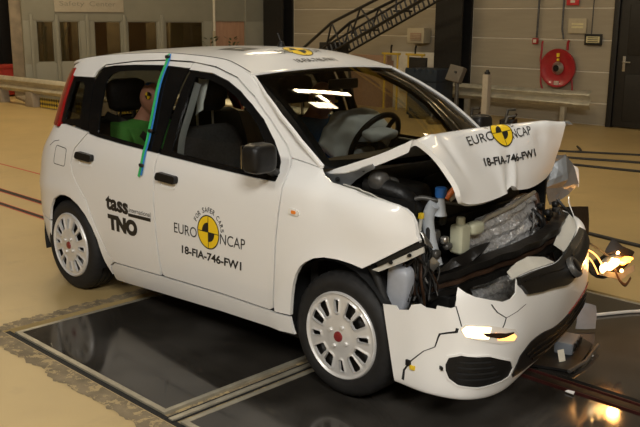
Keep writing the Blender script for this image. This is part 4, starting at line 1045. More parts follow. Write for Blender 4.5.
for nm,pts,w in (('crack',[(.640,.205),(.624,.200),(.615,.176),(.603,.153),(.583,.146),(.536,.134),(.501,.103),(.426,.063),(.362,.039),(.29,.031)],[.008,.009,.007,.006,.004,.003,.003,.004,.006,.008]),
                 ('crack',[(.75,.2145),(.70,.2165),(.648,.2175)],.003),('crack',[(.735,.300),(.715,.304),(.687,.312),(.670,.322),(.654,.332),(.630,.325),(.612,.317)],.0028),('crack',[(.654,.332),(.667,.366),(.686,.389)],.002)):
    ribbon(nm,pts,w,bump,'black_matt',bu,off=.0012,flange=.001,g=.02)
box('yellow_tag',-.012,.012,-.004,.004,-.009,.009,'yellow_plastic',bu,M=Matrix.Translation(bump(.395,.068,.005))@Matrix.Rotation(.1,4,'Z'),bev=.002)
box('tag_clip',-.012,.012,-.005,.005,-.012,.012,'black_plastic',bu,M=Matrix.Translation(bump(.415,.057,.005)),bev=.002)
# lower intake and black grille strip with the round badge
panel('lower_intake',[[(.33,.362),(.354,.356),(.438,.376),(.468,.416),(.477,.481),(.473,.56),(.465,.667),(.473,.78),(.44,.82),(.34,.80),(.30,.70),(.27,.60),(.285,.50),(.30,.42)]],bump,'black_plastic',bu,gu=.04,gv=.02,flange=.004,inset=0,off=.004)
for k in range(3): ribbon('intake_bar',[(.42-.035*k,.40+.02*k),(.425-.04*k,.52),(.41-.04*k,.65),(.42-.03*k,.76)],.010,bump,'black_satin',bu,off=.012,flange=.010,g=.03)
ribbon('intake_reflection',[(.475,.62),(.472,.70),(.468,.77),(.44,.81)],.012,bump,'tail_red',bu,off=.006,flange=.004,g=.03)  # red reflection on the intake, put in as a coloured ribbon
strip=[(.748,.387),(.735,.43),(.745,.493),(.742,.554),(.749,.601),(.759,.666),(.75,.777),(.84,.80),(.963,.794),(1.0,.734),(1.0,.617),(.995,.552),(.989,.469),(.993,.405),(.984,.362),(.86,.366)]
st=panel('grille_strip',[strip],bump,'black_plastic',bu,gu=.04,gv=.02,flange=.022,inset=0,off=.020)
ribbon('strip_rib',[(.895,.375),(.90,.42),(.895,.49),(.90,.55)],.02,bump,'black_satin',st,off=.026,flange=.008,g=.03)
ribbon('strip_rib',[(.90,.63),(.90,.68),(.87,.77)],.02,bump,'black_satin',st,off=.026,flange=.008,g=.03)
bq=bump(.83,.585,.022); bn=(bump(.83,.585,.03)-bump(.83,.585,.02)).normalized()
Mb=Matrix.Translation(bq)@bn.to_track_quat('Z','Y').to_matrix().to_4x4()
def lathe_at(name,prof,mat,parent,Mx,n=28):
    bm=bmesh.new(); blathe(bm,prof,n)
    for v in bm.verts: v.co=Mx@v.co
    return fin(name,bm,mat,parent)
bg=lathe_at('badge',[(0,.030),(.030,.028),(.040,.022),(.044,.012),(.046,-.02)],'black_gloss',bu,Mb)
lathe_at('badge_ring',[(.038,.026),(.044,.024),(.049,.014),(.049,.0),(.040,.016)],'engine_grey',bg,Mb)
# torn white ledges above the strip
def ledge(pts_front,pts_back,name='grille_ledge'):
    n=len(pts_front); vs=[Vector(q) for q in pts_front]+[Vector(q) for q in pts_back]
    F=[(i,i+1,n+i+1,n+i) for i in range(n-1)]
    return crushed(name,vs,F,'bare_plastic',bu,th=.006,sub=2,amp=.003,sc=12)
ledge([(2.965,-.46,.655),(2.945,-.30,.652),(2.935,-.18,.646),(2.905,-.02,.627)],[(2.935,-.455,.682),(2.885,-.31,.678),(2.865,-.19,.674),(2.865,-.05,.648)])
ledge([(2.835,.20,.620),(2.79,.35,.632),(2.745,.48,.660),(2.70,.55,.69)],[(2.785,.19,.648),(2.735,.31,.662),(2.70,.43,.692),(2.68,.52,.722)])
crushed('white_corner',[(2.70,.55,.69),(2.66,.60,.70),(2.64,.58,.80),(2.67,.53,.78),(2.68,.66,.60)],[(0,1,2,3),(0,4,1)],'white_plastic',bu,amp=.006,sub=2)

# ---- engine bay
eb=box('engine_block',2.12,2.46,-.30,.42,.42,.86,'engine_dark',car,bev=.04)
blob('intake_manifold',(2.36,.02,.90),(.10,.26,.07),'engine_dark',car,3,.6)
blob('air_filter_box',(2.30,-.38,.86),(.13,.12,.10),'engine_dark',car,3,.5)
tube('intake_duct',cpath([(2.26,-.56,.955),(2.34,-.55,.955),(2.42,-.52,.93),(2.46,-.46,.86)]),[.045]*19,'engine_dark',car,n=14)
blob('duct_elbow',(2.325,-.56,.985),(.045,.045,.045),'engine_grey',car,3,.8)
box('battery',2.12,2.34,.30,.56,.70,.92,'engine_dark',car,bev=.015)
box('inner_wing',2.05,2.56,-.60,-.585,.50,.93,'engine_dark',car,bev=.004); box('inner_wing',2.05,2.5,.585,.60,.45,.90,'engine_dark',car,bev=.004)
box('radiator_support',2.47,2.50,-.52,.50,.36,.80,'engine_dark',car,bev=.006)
# scuttle and bonnet hinge
sct=panel('scuttle_panel',[[(-.62,2.06),(.62,2.06),(.60,2.20),(.3,2.27),(-.3,2.27),(-.60,2.20)]],lambda a,b,off=0:(b,a,.985+.02*math.cos(a*2)-(b-2.06)*.25+off),'black_plastic',car,gu=.15,gv=.08,flange=.03,inset=0)
hg=crushed('bonnet_hinge',[(2.073,-.655,1.006),(2.123,-.66,.998),(2.214,-.655,1.015),(2.302,-.645,1.053),(2.353,-.64,1.072),(2.362,-.63,1.055),(2.291,-.63,1.016),(2.215,-.635,.960),(2.123,-.64,.940),(2.079,-.645,.95)],[(0,1,8,9),(1,2,7,8),(2,6,7),(2,3,6),(3,4,5,6)],'crushed_steel',car,th=.008,amp=.006,sub=2,sc=18)
for q in ((2.165,-.655,.985),(2.30,-.63,1.04)): lathe('bolt',[(0,-.008),(.008,-.008),(.010,-.002),(.010,.004)],'black_matt',hg,n=8,axis='y',c=q)
crushed('wing_rail',[(2.187,-.64,.965),(2.277,-.635,.957),(2.365,-.63,.935),(2.46,-.625,.918),(2.47,-.60,.90),(2.365,-.60,.905),(2.278,-.61,.915),(2.20,-.62,.93)],[(0,1,6,7),(1,2,5,6),(2,3,4,5)],'bare_plastic',car,th=.006,amp=.005,sub=2,sc=18,seed=4)
blob('wiper_motor',(2.33,-.50,.965),(.045,.04,.035),'engine_grey',car,3,.7)
tube('bay_pipe',cpath([(2.25,-.56,.955),(2.32,-.54,.95),(2.38,-.50,.93),(2.44,-.47,.88)]),.022,'engine_dark',car,n=12)
# coolant reservoir, caps, pipes
rv=box('coolant_reservoir',2.555,2.625,-.345,-.265,.660,.795,'cream_plastic',car,bev=.022,seg=3)
blob('reservoir_shoulder',(2.61,-.22,.765),(.030,.050,.030),'cream_plastic',rv,3,.6); lathe('reservoir_cap',[(0,.035),(.018,.035),(.021,.03),(.021,0)],'cream_plastic',rv,n=18,c=(2.59,-.305,.790))
lathe('filler_cap',[(0,.045),(.020,.045),(.026,.040),(.026,.008),(.022,0)],'cap_blue',car,n=16,c=(2.568,-.43,.930)); lathe('filler_neck',[(.016,0),(.018,-.02),(.024,-.06),(.03,-.08)],'pipe_grey',car,n=16,c=(2.568,-.43,.930))
tube('coolant_pipe',cpath([(2.559,-.46,.905),(2.54,-.46,.880),(2.526,-.46,.827),(2.54,-.46,.748),(2.565,-.46,.676),(2.584,-.46,.63)]),.027,'pipe_grey',car,n=14)
tube('orange_hose',cpath([(2.588,-.42,.925),(2.604,-.40,.958),(2.615,-.37,.985),(2.60,-.33,1.005)]),.013,'hose_orange',car,n=10); tube('orange_hose',cpath([(2.59,-.40,.92),(2.605,-.37,.945),(2.60,-.33,.97)]),.014,'bare_plastic',car,n=10)
tube('bay_hose',cpath([(2.40,-.50,.866),(2.455,-.50,.905),(2.504,-.48,.925),(2.56,-.44,.915),(2.60,-.36,.90),(2.62,-.28,.89)]),.011,'engine_grey',car,n=10)
box('yellow_connector',2.508,2.528,-.51,-.49,.838,.863,'yellow_plastic',car,bev=.003); tube('connector_stalk',[(2.518,-.50,.838),(2.51,-.50,.77),(2.52,-.50,.71)],.009,'bare_plastic',car)
wb_=blob('washer_bottle',(2.535,-.655,.565),(.060,.035,.100),'shock_grey',car,3,.5,M=Matrix.Rotation(.12,4,'Y')); crumple(wb_,.012,11)
# radiator: crumpled silver sheets above and below the beam
def rad(a,b,off=0.0):
    """a across 0..1, b height 0..1"""
    y=-.30+.66*a; z=.415+.40*b+.035*a
    x=2.585+.13*(1-b)**1.7+.010*math.sin(b*46+2.5*math.sin(a*5))+.010*noise.noise(Vector((a*7,b*7,0)))+.007*noise.noise(Vector((a*30,b*34,4)))+.005*noise.noise(Vector((a*60,b*40,9)))+.012*math.sin(a*9+b*3)
    return (x+off,y,z)
rd_=panel('radiator',[[(0,0),(.6,-.02),(1,.05),(1,.96),(.9,.99),(.55,.93),(.32,.90),(.25,.86),(0,.80)]],rad,'aluminium_foil',car,gu=.016,gv=.016,flange=.03,inset=0,ang=30)
tube('radiator_frame',[rad(1.0,.05,.0),rad(1.0,.5,.006),rad(1.0,.97,.0)],.014,'copper_brown',rd_); tube('radiator_frame',[rad(0,.80,.006),rad(.32,.91,.01),rad(.6,.945,.006),rad(1,.98,.0)],.010,'galvanised',rd_)
# bumper beam across
bp=cpath([(2.46,-.58,.462),(2.55,-.50,.515),(2.66,-.40,.570),(2.725,-.25,.608),(2.75,-.05,.622),(2.735,.20,.636),(2.69,.42,.655),(2.60,.56,.68)],8)
def beam(name,h0,h1,dx,dep,mat,parent):
    bm=bmesh.new(); R=[]
    for i,q in enumerate(bp):
        d=(bp[min(i+1,len(bp)-1)]-bp[max(i-1,0)]).normalized(); nn=Vector((d.y,-d.x,0)).normalized()
        c=q+nn*dx; z0=Vector((0,0,h0)); z1=Vector((0,0,h1))
        wob=nn*(.006*math.sin(i*.9))
        R.append([bm.verts.new(c+z0+wob),bm.verts.new(c+z1+wob),bm.verts.new(c-nn*dep+z1),bm.verts.new(c-nn*dep+z0)])
    for a,b in zip(R,R[1:]):
        for k in range(4): bm.faces.new((a[k],a[(k+1)%4],b[(k+1)%4],b[k]))
    bm.faces.new(R[0]); bm.faces.new(R[-1][::-1]); bmesh.ops.recalc_face_normals(bm,faces=bm.faces)
    return fin(name,bm,mat,parent,ang=30)
be=beam('bumper_beam',-.052,.052,0,.05,'black_satin',car)
beam('beam_rib',.022,.052,.018,.022,'black_satin',be); beam('beam_rib',-.052,-.022,.018,.022,'black_satin',be); beam('beam_rib',-.010,.008,.012,.014,'copper_brown',be)  # copper middle rib paints the brown reflection on the black beam
crushed('foam_block',[(2.60,-.48,.60),(2.66,-.38,.625),(2.695,-.27,.665),(2.70,-.22,.72),(2.665,-.26,.70),(2.62,-.40,.66)],[(0,1,4,5),(1,2,3,4)],'black_satin',car,th=.02,amp=.012,sub=2,sc=15)
0 and crushed('undertray_flap',[(2.78,-.40,.50),(2.82,-.12,.545),(2.80,-.10,.485),(2.76,-.38,.44)],[(0,1,2,3)],'black_satin',car,th=.015,amp=.01,sub=2)
0 and box('number_holder',2.70,2.72,-.42,-.10,.30,.42,'black_matt',car,bev=.004)
# chassis leg, arch liner shards
crushed('arch_liner',[(2.38,-.70,.66),(2.43,-.68,.66),(2.47,-.67,.54),(2.495,-.67,.49),(2.43,-.62,.46),(2.39,-.64,.56)],[(0,1,2,5),(2,3,4,5)],'black_plastic',car,th=.006,amp=.02,sub=2,sc=14)
tube('arch_liner_edge',cpath([(2.40,-.70,.655),(2.445,-.70,.60),(2.48,-.70,.53),(2.495,-.695,.50)]),.018,'rubber',car,n=8)
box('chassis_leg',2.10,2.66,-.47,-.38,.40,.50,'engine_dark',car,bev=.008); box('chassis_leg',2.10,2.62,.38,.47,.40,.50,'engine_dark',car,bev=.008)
crushed('headlamp_mount',[(2.64,-.57,.74),(2.63,-.62,.77),(2.61,-.62,.82),(2.60,-.57,.80)],[(0,1,2,3)],'steel',car,th=.004,amp=.012,sub=2,sc=20)
crushed('headlamp_mount',[(2.60,-.56,.66),(2.62,-.54,.69),(2.63,-.51,.66),(2.61,-.52,.62)],[(0,1,2,3)],'steel',car,th=.005,amp=.012,sub=2,sc=20)
# loose wires and hoses
rnd=random.Random(21); wm=['black_cable','black_cable','engine_dark','engine_grey','copper_brown','black_cable','black_cable']
for k in range(30):
    y=-.63+.15*rnd.random(); z=.70+.10*rnd.random(); x=2.53+.06*rnd.random()
    pts=[(x-.05,y+.03,z)]
    for j in range(4):
        x+=(rnd.random()-.42)*.045; y+=(rnd.random()-.48)*.07; z-=.03+rnd.random()*.055; pts.append((min(x,2.64),max(min(y,-.45),-.66),max(z,.46)))
    tube('bay_cable',cpath(pts,5),.003+.006*rnd.random(),wm[k%7],car,n=6)
for k in range(16):
    y=.22+.40*rnd.random(); z=.66+.16*rnd.random(); x=2.60+.06*rnd.random(); pts=[(x-.04,y,z)]
    for j in range(3):
        x+=(rnd.random()-.4)*.05; y+=(rnd.random()-.5)*.10; z-=.02+rnd.random()*.06; pts.append((x,y,z))
    tube('bay_cable',cpath(pts,5),.004+.006*rnd.random(),wm[k%7],car,n=6)
for k in range(14):
    p0=Vector((2.50+.10*rnd.random(),-.60+.25*rnd.random(),.52+.3*rnd.random()))
    b=blob('bay_fitting',p0,(.014+.012*rnd.random(),.014+.014*rnd.random(),.014+.014*rnd.random()),['engine_grey','engine_dark','steel','engine_dark'][k%4],car,2,.6)
for k in range(7):
    p0=Vector((2.60+.06*rnd.random(),.28+.25*rnd.random(),.66+.14*rnd.random()))
    blob('bay_fitting',p0,(.018,.02,.016),['engine_grey','engine_dark','engine_dark'][k%3],car,2,.6)
tube('copper_wire',cpath([(2.60,-.52,.62),(2.62,-.50,.56),(2.60,-.47,.50),(2.64,-.45,.44)]),.004,'copper_brown',car,n=6)

# torn-off far headlamp hanging on its wires, bulbs still burning
hl=crushed('headlamp',[(2.66,.74,.40),(2.70,.92,.43),(2.76,1.04,.46),(2.80,1.08,.43),(2.78,1.03,.37),(2.76,.95,.32),(2.72,.82,.33),(2.68,1.02,.50)],[(0,1,6),(1,2,4,5),(1,5,6),(2,3,4),(1,7,2)],'black_plastic',car,th=.025,amp=.02,sub=2,sc=16)
hl['label']='broken headlamp hanging off the far corner with glowing bulb'
blob('reflector',(2.75,.90,.405),(.03,.10,.035),'steel',hl,3,.7)
bl=blob('glowing_bulb',(2.79,.83,.415),(.022,.075,.016),'fire_hot',hl,3,.7,M=Matrix.Rotation(.1,4,'X')); crumple(bl,.012,25)
bl=blob('glowing_bulb',(2.80,.965,.412),(.020,.070,.014),'fire_orange',hl,3,.7); crumple(bl,.012,25)
bl=blob('glowing_bulb',(2.775,.755,.405),(.012,.030,.022),'lamp_lit',hl,2,.8); crumple(bl,.012,30)
for q in ((2.80,.80,.45),(2.79,.88,.47),(2.81,.90,.37),(2.80,.72,.44)): crumple(blob('spark',q,(.007,.009,.010),'fire_hot',hl,2,.9),.004,60)
tube('hot_wire',cpath([(2.70,.66,.52),(2.725,.71,.495),(2.745,.745,.46),(2.765,.76,.42)]),.005,'lamp_amber',hl,n=6)
tube('hot_wire',cpath([(2.70,.65,.50),(2.73,.69,.46),(2.755,.70,.42),(2.765,.72,.38)]),.004,'lamp_amber',hl,n=6)
tube('bent_strip',cpath([(2.80,.84,.39),(2.82,.86,.33),(2.83,.92,.29),(2.82,1.00,.31)]),.010,'copper_brown',hl,n=6,flat=.3)
tube('lamp_wire',cpath([(2.64,.64,.58),(2.69,.72,.54),(2.72,.80,.49),(2.74,.88,.44)]),.006,'black_cable',hl,n=6)
crushed('lamp_rim',[(2.74,.78,.36),(2.80,.93,.31),(2.83,1.02,.35),(2.82,1.03,.38),(2.79,.93,.345),(2.74,.79,.385)],[(0,1,4,5),(1,2,3,4)],'steel',hl,th=.004,amp=.006,sub=1)
pd=bpy.data.lights.new('burning_bulb_light','POINT'); pd.energy=5; pd.color=(1,.45,.12); pd.shadow_soft_size=.035
po=bpy.data.objects.new('burning_bulb_light',pd); COL.objects.link(po); po.location=(2.84,.88,.44)

# ---- wreckage on the floor
lf=empty('headlamp_unit',(2.76,.42,0),.25,'grey headlamp unit lying in a black tray on the glass floor','headlamp')
crushed('tray',[(-.10,-.22,.008),(.10,-.20,.008),(.10,.20,.010),(.02,.26,.02),(-.12,.20,.012)],[(0,1,2,3,4)],'black_plastic',lf,th=.012,amp=.003,sub=2)
b=box('lens_box',-.05,.045,-.02,.15,.02,.085,'shard_blue',lf,bev=.012)
for y in (.025,.085,.135): lathe('lamp_cup',[(.0,.003),(.016,.004),(.022,.008),(.022,.0)],'engine_dark',b,n=16,axis='x',c=(.044,y-.008,.055))
tube('tray_edge',[(.08,-.22,.02),(.12,-.05,.02),(.13,.18,.03)],.010,'engine_grey',lf,n=6)
tg_=crushed('paper_tag',[(2.80,.30,.02),(2.815,.335,.02),(2.795,.345,.075),(2.78,.31,.075)],[(0,1,2,3)],'board_white',None,th=.002,amp=.001,sub=1); tag(tg_,'small cream paper tag standing beside the loose headlamp unit','tag')
sh=crushed('plastic_shard',[(2.62,.80,.016),(2.70,.885,.014),(2.665,.945,.125),(2.60,.875,.150)],[(0,1,2,3)],'shard_blue',None,th=.006,amp=.006,sub=2); tag(sh,'blue grey plastic shard leaning under the bumper end','shard')
for i,(x,y,s,lab) in enumerate(((3.0,.04,.022,'small white chip on the glass floor nearest the camera'),(2.86,.52,.012,'tiny white chip beside the loose headlamp unit'))):
    c=crushed('paint_chip',[(x-s,y-s*.4,.006),(x+s,y-s*.5,.006),(x+s*.8,y+s*.5,.010),(x-s*.7,y+s*.4,.008)],[(0,1,2,3)],'white_plastic',None,th=.004,amp=.001,sub=1); tag(c,lab,'fragment','fragments on the glass floor')
# ---------------------------------------------------------------- cabin
def pad(name,secs,mat,parent,n=20,pw=.5):
    """upholstered piece: superellipse sections (centre, half width y, half thickness, direction of thickness)"""
    bm=bmesh.new(); R=[]
    for c,hw,ht,d in secs:
        c=Vector(c); d=Vector(d).normalized(); r=[]
        for k in range(n):
            a=2*math.pi*k/n; s,t=math.cos(a),math.sin(a)
            s=math.copysign(abs(s)**pw,s); t=math.copysign(abs(t)**pw,t)
            r.append(bm.verts.new(c+Vector((0,hw*s,0))+d*ht*t))
        R.append(r)
    for a,b in zip(R,R[1:]):
        for k in range(n): bm.faces.new((a[k],a[(k+1)%n],b[(k+1)%n],b[k]))
    bm.faces.new(R[0][::-1]); bm.faces.new(R[-1]); bmesh.ops.recalc_face_normals(bm,faces=bm.faces)
    return fin(name,bm,mat,parent,ang=60)
def front_seat(y):
    s=pad('front_seat',[((.86,y,.46),.20,.05,(0,0,1)),((.90,y,.46),.245,.085,(0,0,1)),((1.15,y,.47),.25,.095,(0,0,1)),((1.33,y,.48),.245,.09,(0,0,1)),((1.39,y,.47),.20,.05,(0,0,1))],'seat_fabric',car)
    d=(1,0,.18)
    pad('seat_backrest',[((.96,y,.50),.20,.06,d),((.94,y,.56),.245,.085,d),((.90,y,.78),.25,.085,d),((.865,y,.98),.225,.075,d),((.850,y,1.06),.19,.055,d),((.845,y,1.085),.15,.03,d)],'seat_fabric_light',s)
    for q in (-.055,.055): tube('headrest_post',[(.85,y+q,1.06),(.845,y+q,1.20)],.007,'steel',s,n=8)
    pad('headrest',[((.858,y,1.165),.09,.03,d),((.856,y,1.185),.125,.05,d),((.85,y,1.25),.13,.055,d),((.838,y,1.315),.12,.05,d),((.832,y,1.335),.08,.03,d)],'seat_fabric',s)
    return s
front_seat(-.36); front_seat(.36)
rs=pad('rear_bench',[((.05,0,.46),.55,.05,(0,0,1)),((.09,0,.47),.60,.09,(0,0,1)),((.40,0,.49),.60,.10,(0,0,1)),((.52,0,.48),.56,.06,(0,0,1))],'seat_fabric',car,pw=.35)
for y in (-.33,.33):
    d=(1,0,.3); pad('seat_backrest',[((.09,y,.52),.27,.06,d),((.06,y,.60),.31,.085,d),((.0,y,.85),.31,.08,d),((-.05,y,1.02),.29,.065,d),((-.06,y,1.055),.24,.03,d)],'seat_fabric',rs,pw=.4)
    pad('headrest',[((.035,y,1.105),.09,.03,d),((.03,y,1.13),.135,.05,d),((.012,y,1.21),.14,.055,d),((-.005,y,1.28),.13,.045,d),((-.012,y,1.30),.09,.02,d)],'seat_fabric',rs)
    for q in (-.05,.05): tube('headrest_post',[(-.03,y+q,1.03),(.03,y+q,1.13)],.007,'steel',rs,n=8)
# dashboard, steering wheel, airbag
def dash(a,b,off=0.0):
    X=[1.66,1.64,1.68,1.78,1.95,2.06]; Z=[.62,.80,.95,1.0,.995,.995]
    return (crom(b*5,[0,1,2,3,4,5],X)+.02*math.cos(a*2.3)+off*.3,a,crom(b*5,[0,1,2,3,4,5],Z)+.010*math.exp(-((a-.37)/.2)**2)*(1 if b>.3 else 0)+off)
da=panel('dashboard',[[(-.66,0),(.66,0),(.66,1),(-.66,1)]],dash,'dash_plastic',car,gu=.11,gv=.1,flange=.02,inset=0)
bm=bmesh.new(); n=40
Mw=Matrix.Translation((1.50,.37,.985))@Matrix.Rotation(math.radians(-62),4,'Y')
btube(bm,[Mw@Vector((.185*math.cos(2*math.pi*k/n),.185*math.sin(2*math.pi*k/n),0)) for k in range(n+1)],.017,10)
sw=fin('steering_wheel',bm,'black_plastic',car,ang=60)
for a in (0,120,240): tube('wheel_spoke',[Mw@Vector((0,0,-.02)),Mw@Vector((.18*math.cos(math.radians(a+30)),.18*math.sin(math.radians(a+30)),0))],.014,'black_plastic',sw)
tube('steering_column',[Mw@Vector((0,0,-.02)),Mw@Vector((0,0,-.25))],.03,'black_plastic',sw)
ab=blob('airbag',(1.365,.36,1.010),(.150,.225,.150),'airbag_cloth',car,5,.82,M=Matrix.Rotation(math.radians(24),4,'Y')); crumple(ab,.035,5.5,2); crumple(ab,.014,15,4)
a2=blob('airbag',(1.60,.30,1.045),(.07,.12,.035),'airbag_cloth',car,4,.8); crumple(a2,.018,12,6); a2['label']='limp corner of airbag lying on the dashboard'
ab['label']='deflated pale blue airbag in front of the driver'
# seat belts
def belt(name,path,w,mat,parent):
    bm=bmesh.new(); P=cpath(path,6); R=[]
    for i,q in enumerate(P):
        d=(P[min(i+1,len(P)-1)]-P[max(i-1,0)]).normalized(); s=d.cross(Vector((1,0,0)))
        s=s.normalized() if s.length>.05 else Vector((0,1,0)); nn=s.cross(d)
        R.append([bm.verts.new(q+s*w/2+nn*.002),bm.verts.new(q-s*w/2+nn*.002),bm.verts.new(q-s*w/2-nn*.002),bm.verts.new(q+s*w/2-nn*.002)])
    for a,b in zip(R,R[1:]):
        for k in range(4): bm.faces.new((a[k],a[(k+1)%4],b[(k+1)%4],b[k]))
    return fin(name,bm,mat,parent,ang=60)
tube('seat_belt',cpath([(1.03,-.545,1.34),(1.03,-.60,1.20),(1.03,-.66,1.05),(1.03,-.68,.90)]),.022,'airbag_cloth',car,flat=.12)
crushed('curtain_scrap',[(.98,-.50,1.36),(1.06,-.50,1.36),(1.07,-.55,1.20),(1.00,-.54,1.17)],[(0,1,2,3)],'airbag_cloth',car,th=.004,amp=.015,sub=2,sc=14)

# ---------------------------------------------------------------- crash test dummies (seated figures)
def skin_body(name,joints,bones,mat,parent,root,sub=2):
    """joints: name -> (co, (rx,ry)); grown with a Skin modifier"""
    me=bpy.data.meshes.new(name); ks=list(joints); idx={k:i for i,k in enumerate(ks)}
    me.from_pydata([joints[k][0] for k in ks],[(idx[a],idx[b]) for a,b in bones],[])
    ob=bpy.data.objects.new(name,me); COL.objects.link(ob)
    sk=ob.modifiers.new('skin','SKIN'); sk.use_smooth_shade=True
    for i,k in enumerate(ks):
        r=joints[k][1]; me.skin_vertices[0].data[i].radius=(r,r) if not isinstance(r,tuple) else r
        me.skin_vertices[0].data[i].use_root=(k==root)
    sb=ob.modifiers.new('sub','SUBSURF'); sb.levels=sub; sb.render_levels=sub
    dg=bpy.context.evaluated_depsgraph_get(); m2=bpy.data.meshes.new_from_object(ob.evaluated_get(dg))
    bpy.data.objects.remove(ob); bpy.data.meshes.remove(me)
    for p_ in m2.polygons: p_.use_smooth=True
    return m2
def head_bm(bm,Mx):
    """head with brow, nose, mouth, chin and ears; faces +x"""
    tmp=bmesh.new(); bmesh.ops.create_icosphere(tmp,subdivisions=4,radius=1)
    for v in tmp.verts:
        x,y,z=v.co
        X=x*.098; Y=y*.076; Z=z*.115
        if z<0: Y*=1-.28*(-z)**1.4; X*=1-.06*(-z)
        if x>0:
            X+=.020*math.exp(-((y)/.16)**2-((z+.08)/.17)**2)          # nose
            X-=.008*math.exp(-((abs(y)-.40)/.16)**2-((z-.02)/.10)**2)  # eye sockets
            X+=.005*math.exp(-((z-.20)/.08)**2)*math.exp(-(y/.6)**2)   # brow
            X-=.006*math.exp(-((z+.42)/.035)**2)*math.exp(-(y/.32)**2) # mouth
            X+=.010*math.exp(-((z+.78)/.16)**2)*math.exp(-(y/.4)**2)   # chin
        Y+=math.copysign(.012*math.exp(-((x+.05)/.13)**2-((z-.02)/.22)**2)*(1 if abs(y)>.75 else 0),y)  # ears
        v.co=Mx@Vector((X,Y,Z))
    m=bpy.data.meshes.new('t'); tmp.to_mesh(m); tmp.free(); bm.from_mesh(m); bpy.data.meshes.remove(m)
def hand_bm(bm,w,d,up,s):
    """palm, four curled fingers and a thumb at wrist w, pointing along d"""
    d=Vector(d).normalized(); up=Vector(up).normalized(); sd=d.cross(up).normalized()*s
    w=Vector(w); btube(bm,[w,w+d*.03,w+d*.07,w+d*.092],[.022,.034,.038,.030],10,flat=.5)
    for i,(o,l) in enumerate(((-.030,.070),(-.010,.078),(.010,.073),(.029,.058))):
        b=w+d*.085+sd*o; btube(bm,[b,b+d*l*.45-up*.006,b+d*l*.78-up*.026,b+d*l*.88-up*.048],[.0095,.009,.008,.006],7)
    b=w+d*.03-sd*.030; btube(bm,[b,b+d*.028-sd*.026-up*.006,b+d*.055-sd*.034-up*.014,b+d*.074-sd*.032-up*.020],[.011,.0105,.0095,.007],7)
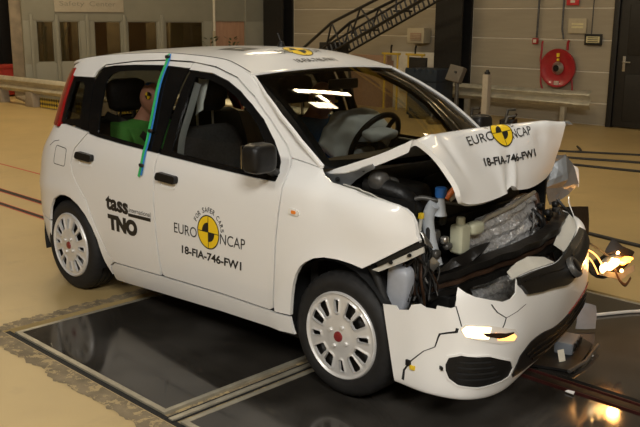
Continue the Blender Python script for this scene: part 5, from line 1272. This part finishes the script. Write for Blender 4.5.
def dummy(name,label,hip,lean,head,face_yaw,face_pitch,shirt,k,floor_z,hands,hat=None):
    """hip: pelvis centre; k: body scale"""
    root=empty(name,(hip[0],hip[1],hip[2]-.10*k),0,label,'dummy','crash test dummies in the car')
    o=Vector((hip[0],hip[1],hip[2]-.10*k)); H=Vector(hip)
    sp=Vector((math.sin(lean),0,math.cos(lean)))
    chest=H+sp*.34*k; neck=H+sp*.50*k; hd=Vector(head)
    L=lambda v:tuple(Vector(v)-o)
    J={'pelvis':(L(H),(.13*k,.15*k)),'waist':(L(H+sp*.16*k),(.115*k,.135*k)),'chest':(L(chest),(.125*k,.165*k)),'neckb':(L(neck),(.07*k,.075*k)),'neck':(L(neck.lerp(hd,.55)),(.055*k,.055*k)),'skull':(L(neck.lerp(hd,.85)),(.05*k,.05*k))}
    B=[('pelvis','waist'),('waist','chest'),('chest','neckb'),('neckb','neck'),('neck','skull')]
    ends=[]
    for s,hn in ((-1,hands[0]),(1,hands[1])):
        n_='l' if s>0 else 'r'
        sh=chest+Vector((0,s*.19*k,.09*k)); hp=H+Vector((.05*k,s*.095*k,-.02)); kn=hp+Vector((.42*k,s*.02,.05*k)); an=Vector((kn.x+.10*k,kn.y,floor_z+.08)); to=an+Vector((.16*k,0,-.05))
        wr=Vector(hn); mid=sh.lerp(wr,.5)+Vector((-.05*k,s*.05*k,-.09*k))
        J.update({'sh'+n_:(L(sh),(.065*k,.06*k)),'el'+n_:(L(mid),.043*k),'wr'+n_:(L(wr),.028*k),'hp'+n_:(L(hp),(.095*k,.09*k)),'kn'+n_:(L(kn),.062*k),'an'+n_:(L(an),.042*k),'to'+n_:(L(to),.035*k)})
        B+=[('chest','sh'+n_),('sh'+n_,'el'+n_),('el'+n_,'wr'+n_),('pelvis','hp'+n_),('hp'+n_,'kn'+n_),('kn'+n_,'an'+n_),('an'+n_,'to'+n_)]
        ends.append((Vector(L(wr)),Vector(L(wr))-Vector(L(mid)),s))
    me=skin_body('body',J,B,'dummy_vinyl',root,'pelvis')
    bm=bmesh.new(); bm.from_mesh(me)
    head_bm(bm,Matrix.Translation(Vector(L(hd)))@Matrix.Rotation(face_yaw,4,'Z')@Matrix.Rotation(face_pitch,4,'Y')@Matrix.Scale(k*1.0,4))
    for w,d,s in ends: hand_bm(bm,w,d,(0,0,1),s)
    bd_=fin('body',bm,'dummy_vinyl',root,ang=70)
    # shirt over torso and upper arms
    sj={a:(J[a][0],tuple(x*1.10+.006 for x in (J[a][1] if isinstance(J[a][1],tuple) else (J[a][1],J[a][1])))) for a in ('pelvis','waist','chest','neckb','shl','shr')}
    for n_ in 'lr':
        e=Vector(J['sh'+n_][0]).lerp(Vector(J['el'+n_][0]),.75); sj['sl'+n_]=(tuple(e),.064*k)
    sm=skin_body('shirt',sj,[('pelvis','waist'),('waist','chest'),('chest','neckb'),('chest','shl'),('chest','shr'),('shl','sll'),('shr','slr')],shirt,root,'pelvis')
    so=link('shirt',sm,shirt,root)
    tj={a:(J[a][0],tuple(x*1.10+.004 for x in (J[a][1] if isinstance(J[a][1],tuple) else (J[a][1],J[a][1])))) for a in ('pelvis','hpl','hpr','knl','knr')}
    tm=skin_body('shorts',tj,[('pelvis','hpl'),('pelvis','hpr'),('hpl','knl'),('hpr','knr')],shirt,root,'pelvis'); link('shorts',tm,shirt,root)
    # target marker on the side of the head
    Mh=Matrix.Translation(Vector(L(hd)))@Matrix.Rotation(face_yaw,4,'Z')@Matrix.Rotation(face_pitch,4,'Y')@Matrix.Scale(k,4)
    for s in (-1,1):
        for q in range(4):
            bm=bmesh.new(); c=bm.verts.new(Mh@Vector((.045,s*.0775,.035)))
            vs=[c]+[bm.verts.new(Mh@Vector((.045+.026*math.cos(math.radians(90*q+22.5*j)),s*(.0755),.035+.026*math.sin(math.radians(90*q+22.5*j))))) for j in range(5)]
            bm.faces.new(vs); r=bmesh.ops.extrude_face_region(bm,geom=bm.faces[:])
            for v in r['geom']:
                if isinstance(v,bmesh.types.BMVert): v.co+=Mh.to_3x3()@Vector((0,-s*.012,0))
            fin('target_quadrant',bm,'decal_yellow' if q%2 else 'decal_black',bd_,smooth=False)
    if hat:
        bm=bmesh.new(); blathe(bm,[(.0,.118),(.03,.112),(.045,.098),(.03,.100),(0,.106)],18)
        for v in bm.verts: v.co=Mh@(v.co+Vector((-.015,0,0)))
        fin('head_patch',bm,hat,bd_)
    return root
dr=dummy('crash_test_dummy','brown faced dummy slumped over the airbag in the driving seat',(.98,.36,.60),.10,(1.065,.37,1.195),-.35,.40,'blue_cloth',1.0,.26,[(1.30,.10,.72),(1.30,.60,.72)])
ps_=dummy('crash_test_dummy','green shirted dummy on the rear seat behind the strap',(.20,-.345,.64),.06,(.305,-.345,1.195),.05,.1,'green_cloth',.86,.26,[(.50,-.52,.66),(.50,-.17,.66)],hat='cap_blue')
bt=belt('seat_belt',[(.12,-.56,1.10),(.28,-.46,1.02),(.345,-.36,.90),(.36,-.25,.78),(.34,-.17,.66)],.045,'black_cable',car)
# ---------------------------------------------------------------- straps over the near side
def strap(name,pts,w,mat,label,off):
    P=[Vector((a,b,0)) for a,b in pts]; C=[(q.x,q.y) for q in cpath(P,5)]
    o=ribbon(name,C,w,sR,mat,None,off=off,flange=.003,g=.03); tag(o,label,'strap','straps taped over the door pillar'); return o
strap('strap',[(.700,1.482),(.745,1.43),(.786,1.30),(.822,1.17),(.845,1.04),(.846,.98),(.852,.90),(.838,.84)],.017,'strap_green','green strap hanging from the roof edge over the rear door',.012)
strap('strap',[(.715,1.482),(.760,1.43),(.802,1.30),(.840,1.17),(.861,1.05),(.862,.98),(.868,.90),(.858,.85)],.012,'strap_blue','blue strap hanging beside the green one over the rear door',.010)
kn=bmesh.new()
for q in ((.72,1.468),(.861,1.085),(.862,.905)):
    r=bmesh.ops.create_icosphere(kn,subdivisions=2,radius=.014)
    for v in r['verts']: v.co=Vector((v.co.x*1.1,v.co.y*.7,v.co.z))+Vector(sR(q[0],q[1],.018))
for i,q in enumerate(((.72,1.468),(.861,1.085),(.862,.905))):
    t=blob('tape_tab',sR(q[0],q[1],.016),(.020,.008,.010),'black_plastic',None,2,.6); tag(t,['black tape tab holding the straps at the roof edge','black tape tab holding the straps at the window sill','black tape tab at the lower end of the straps'][i],'tape','tape tabs on the straps')
kn.free()
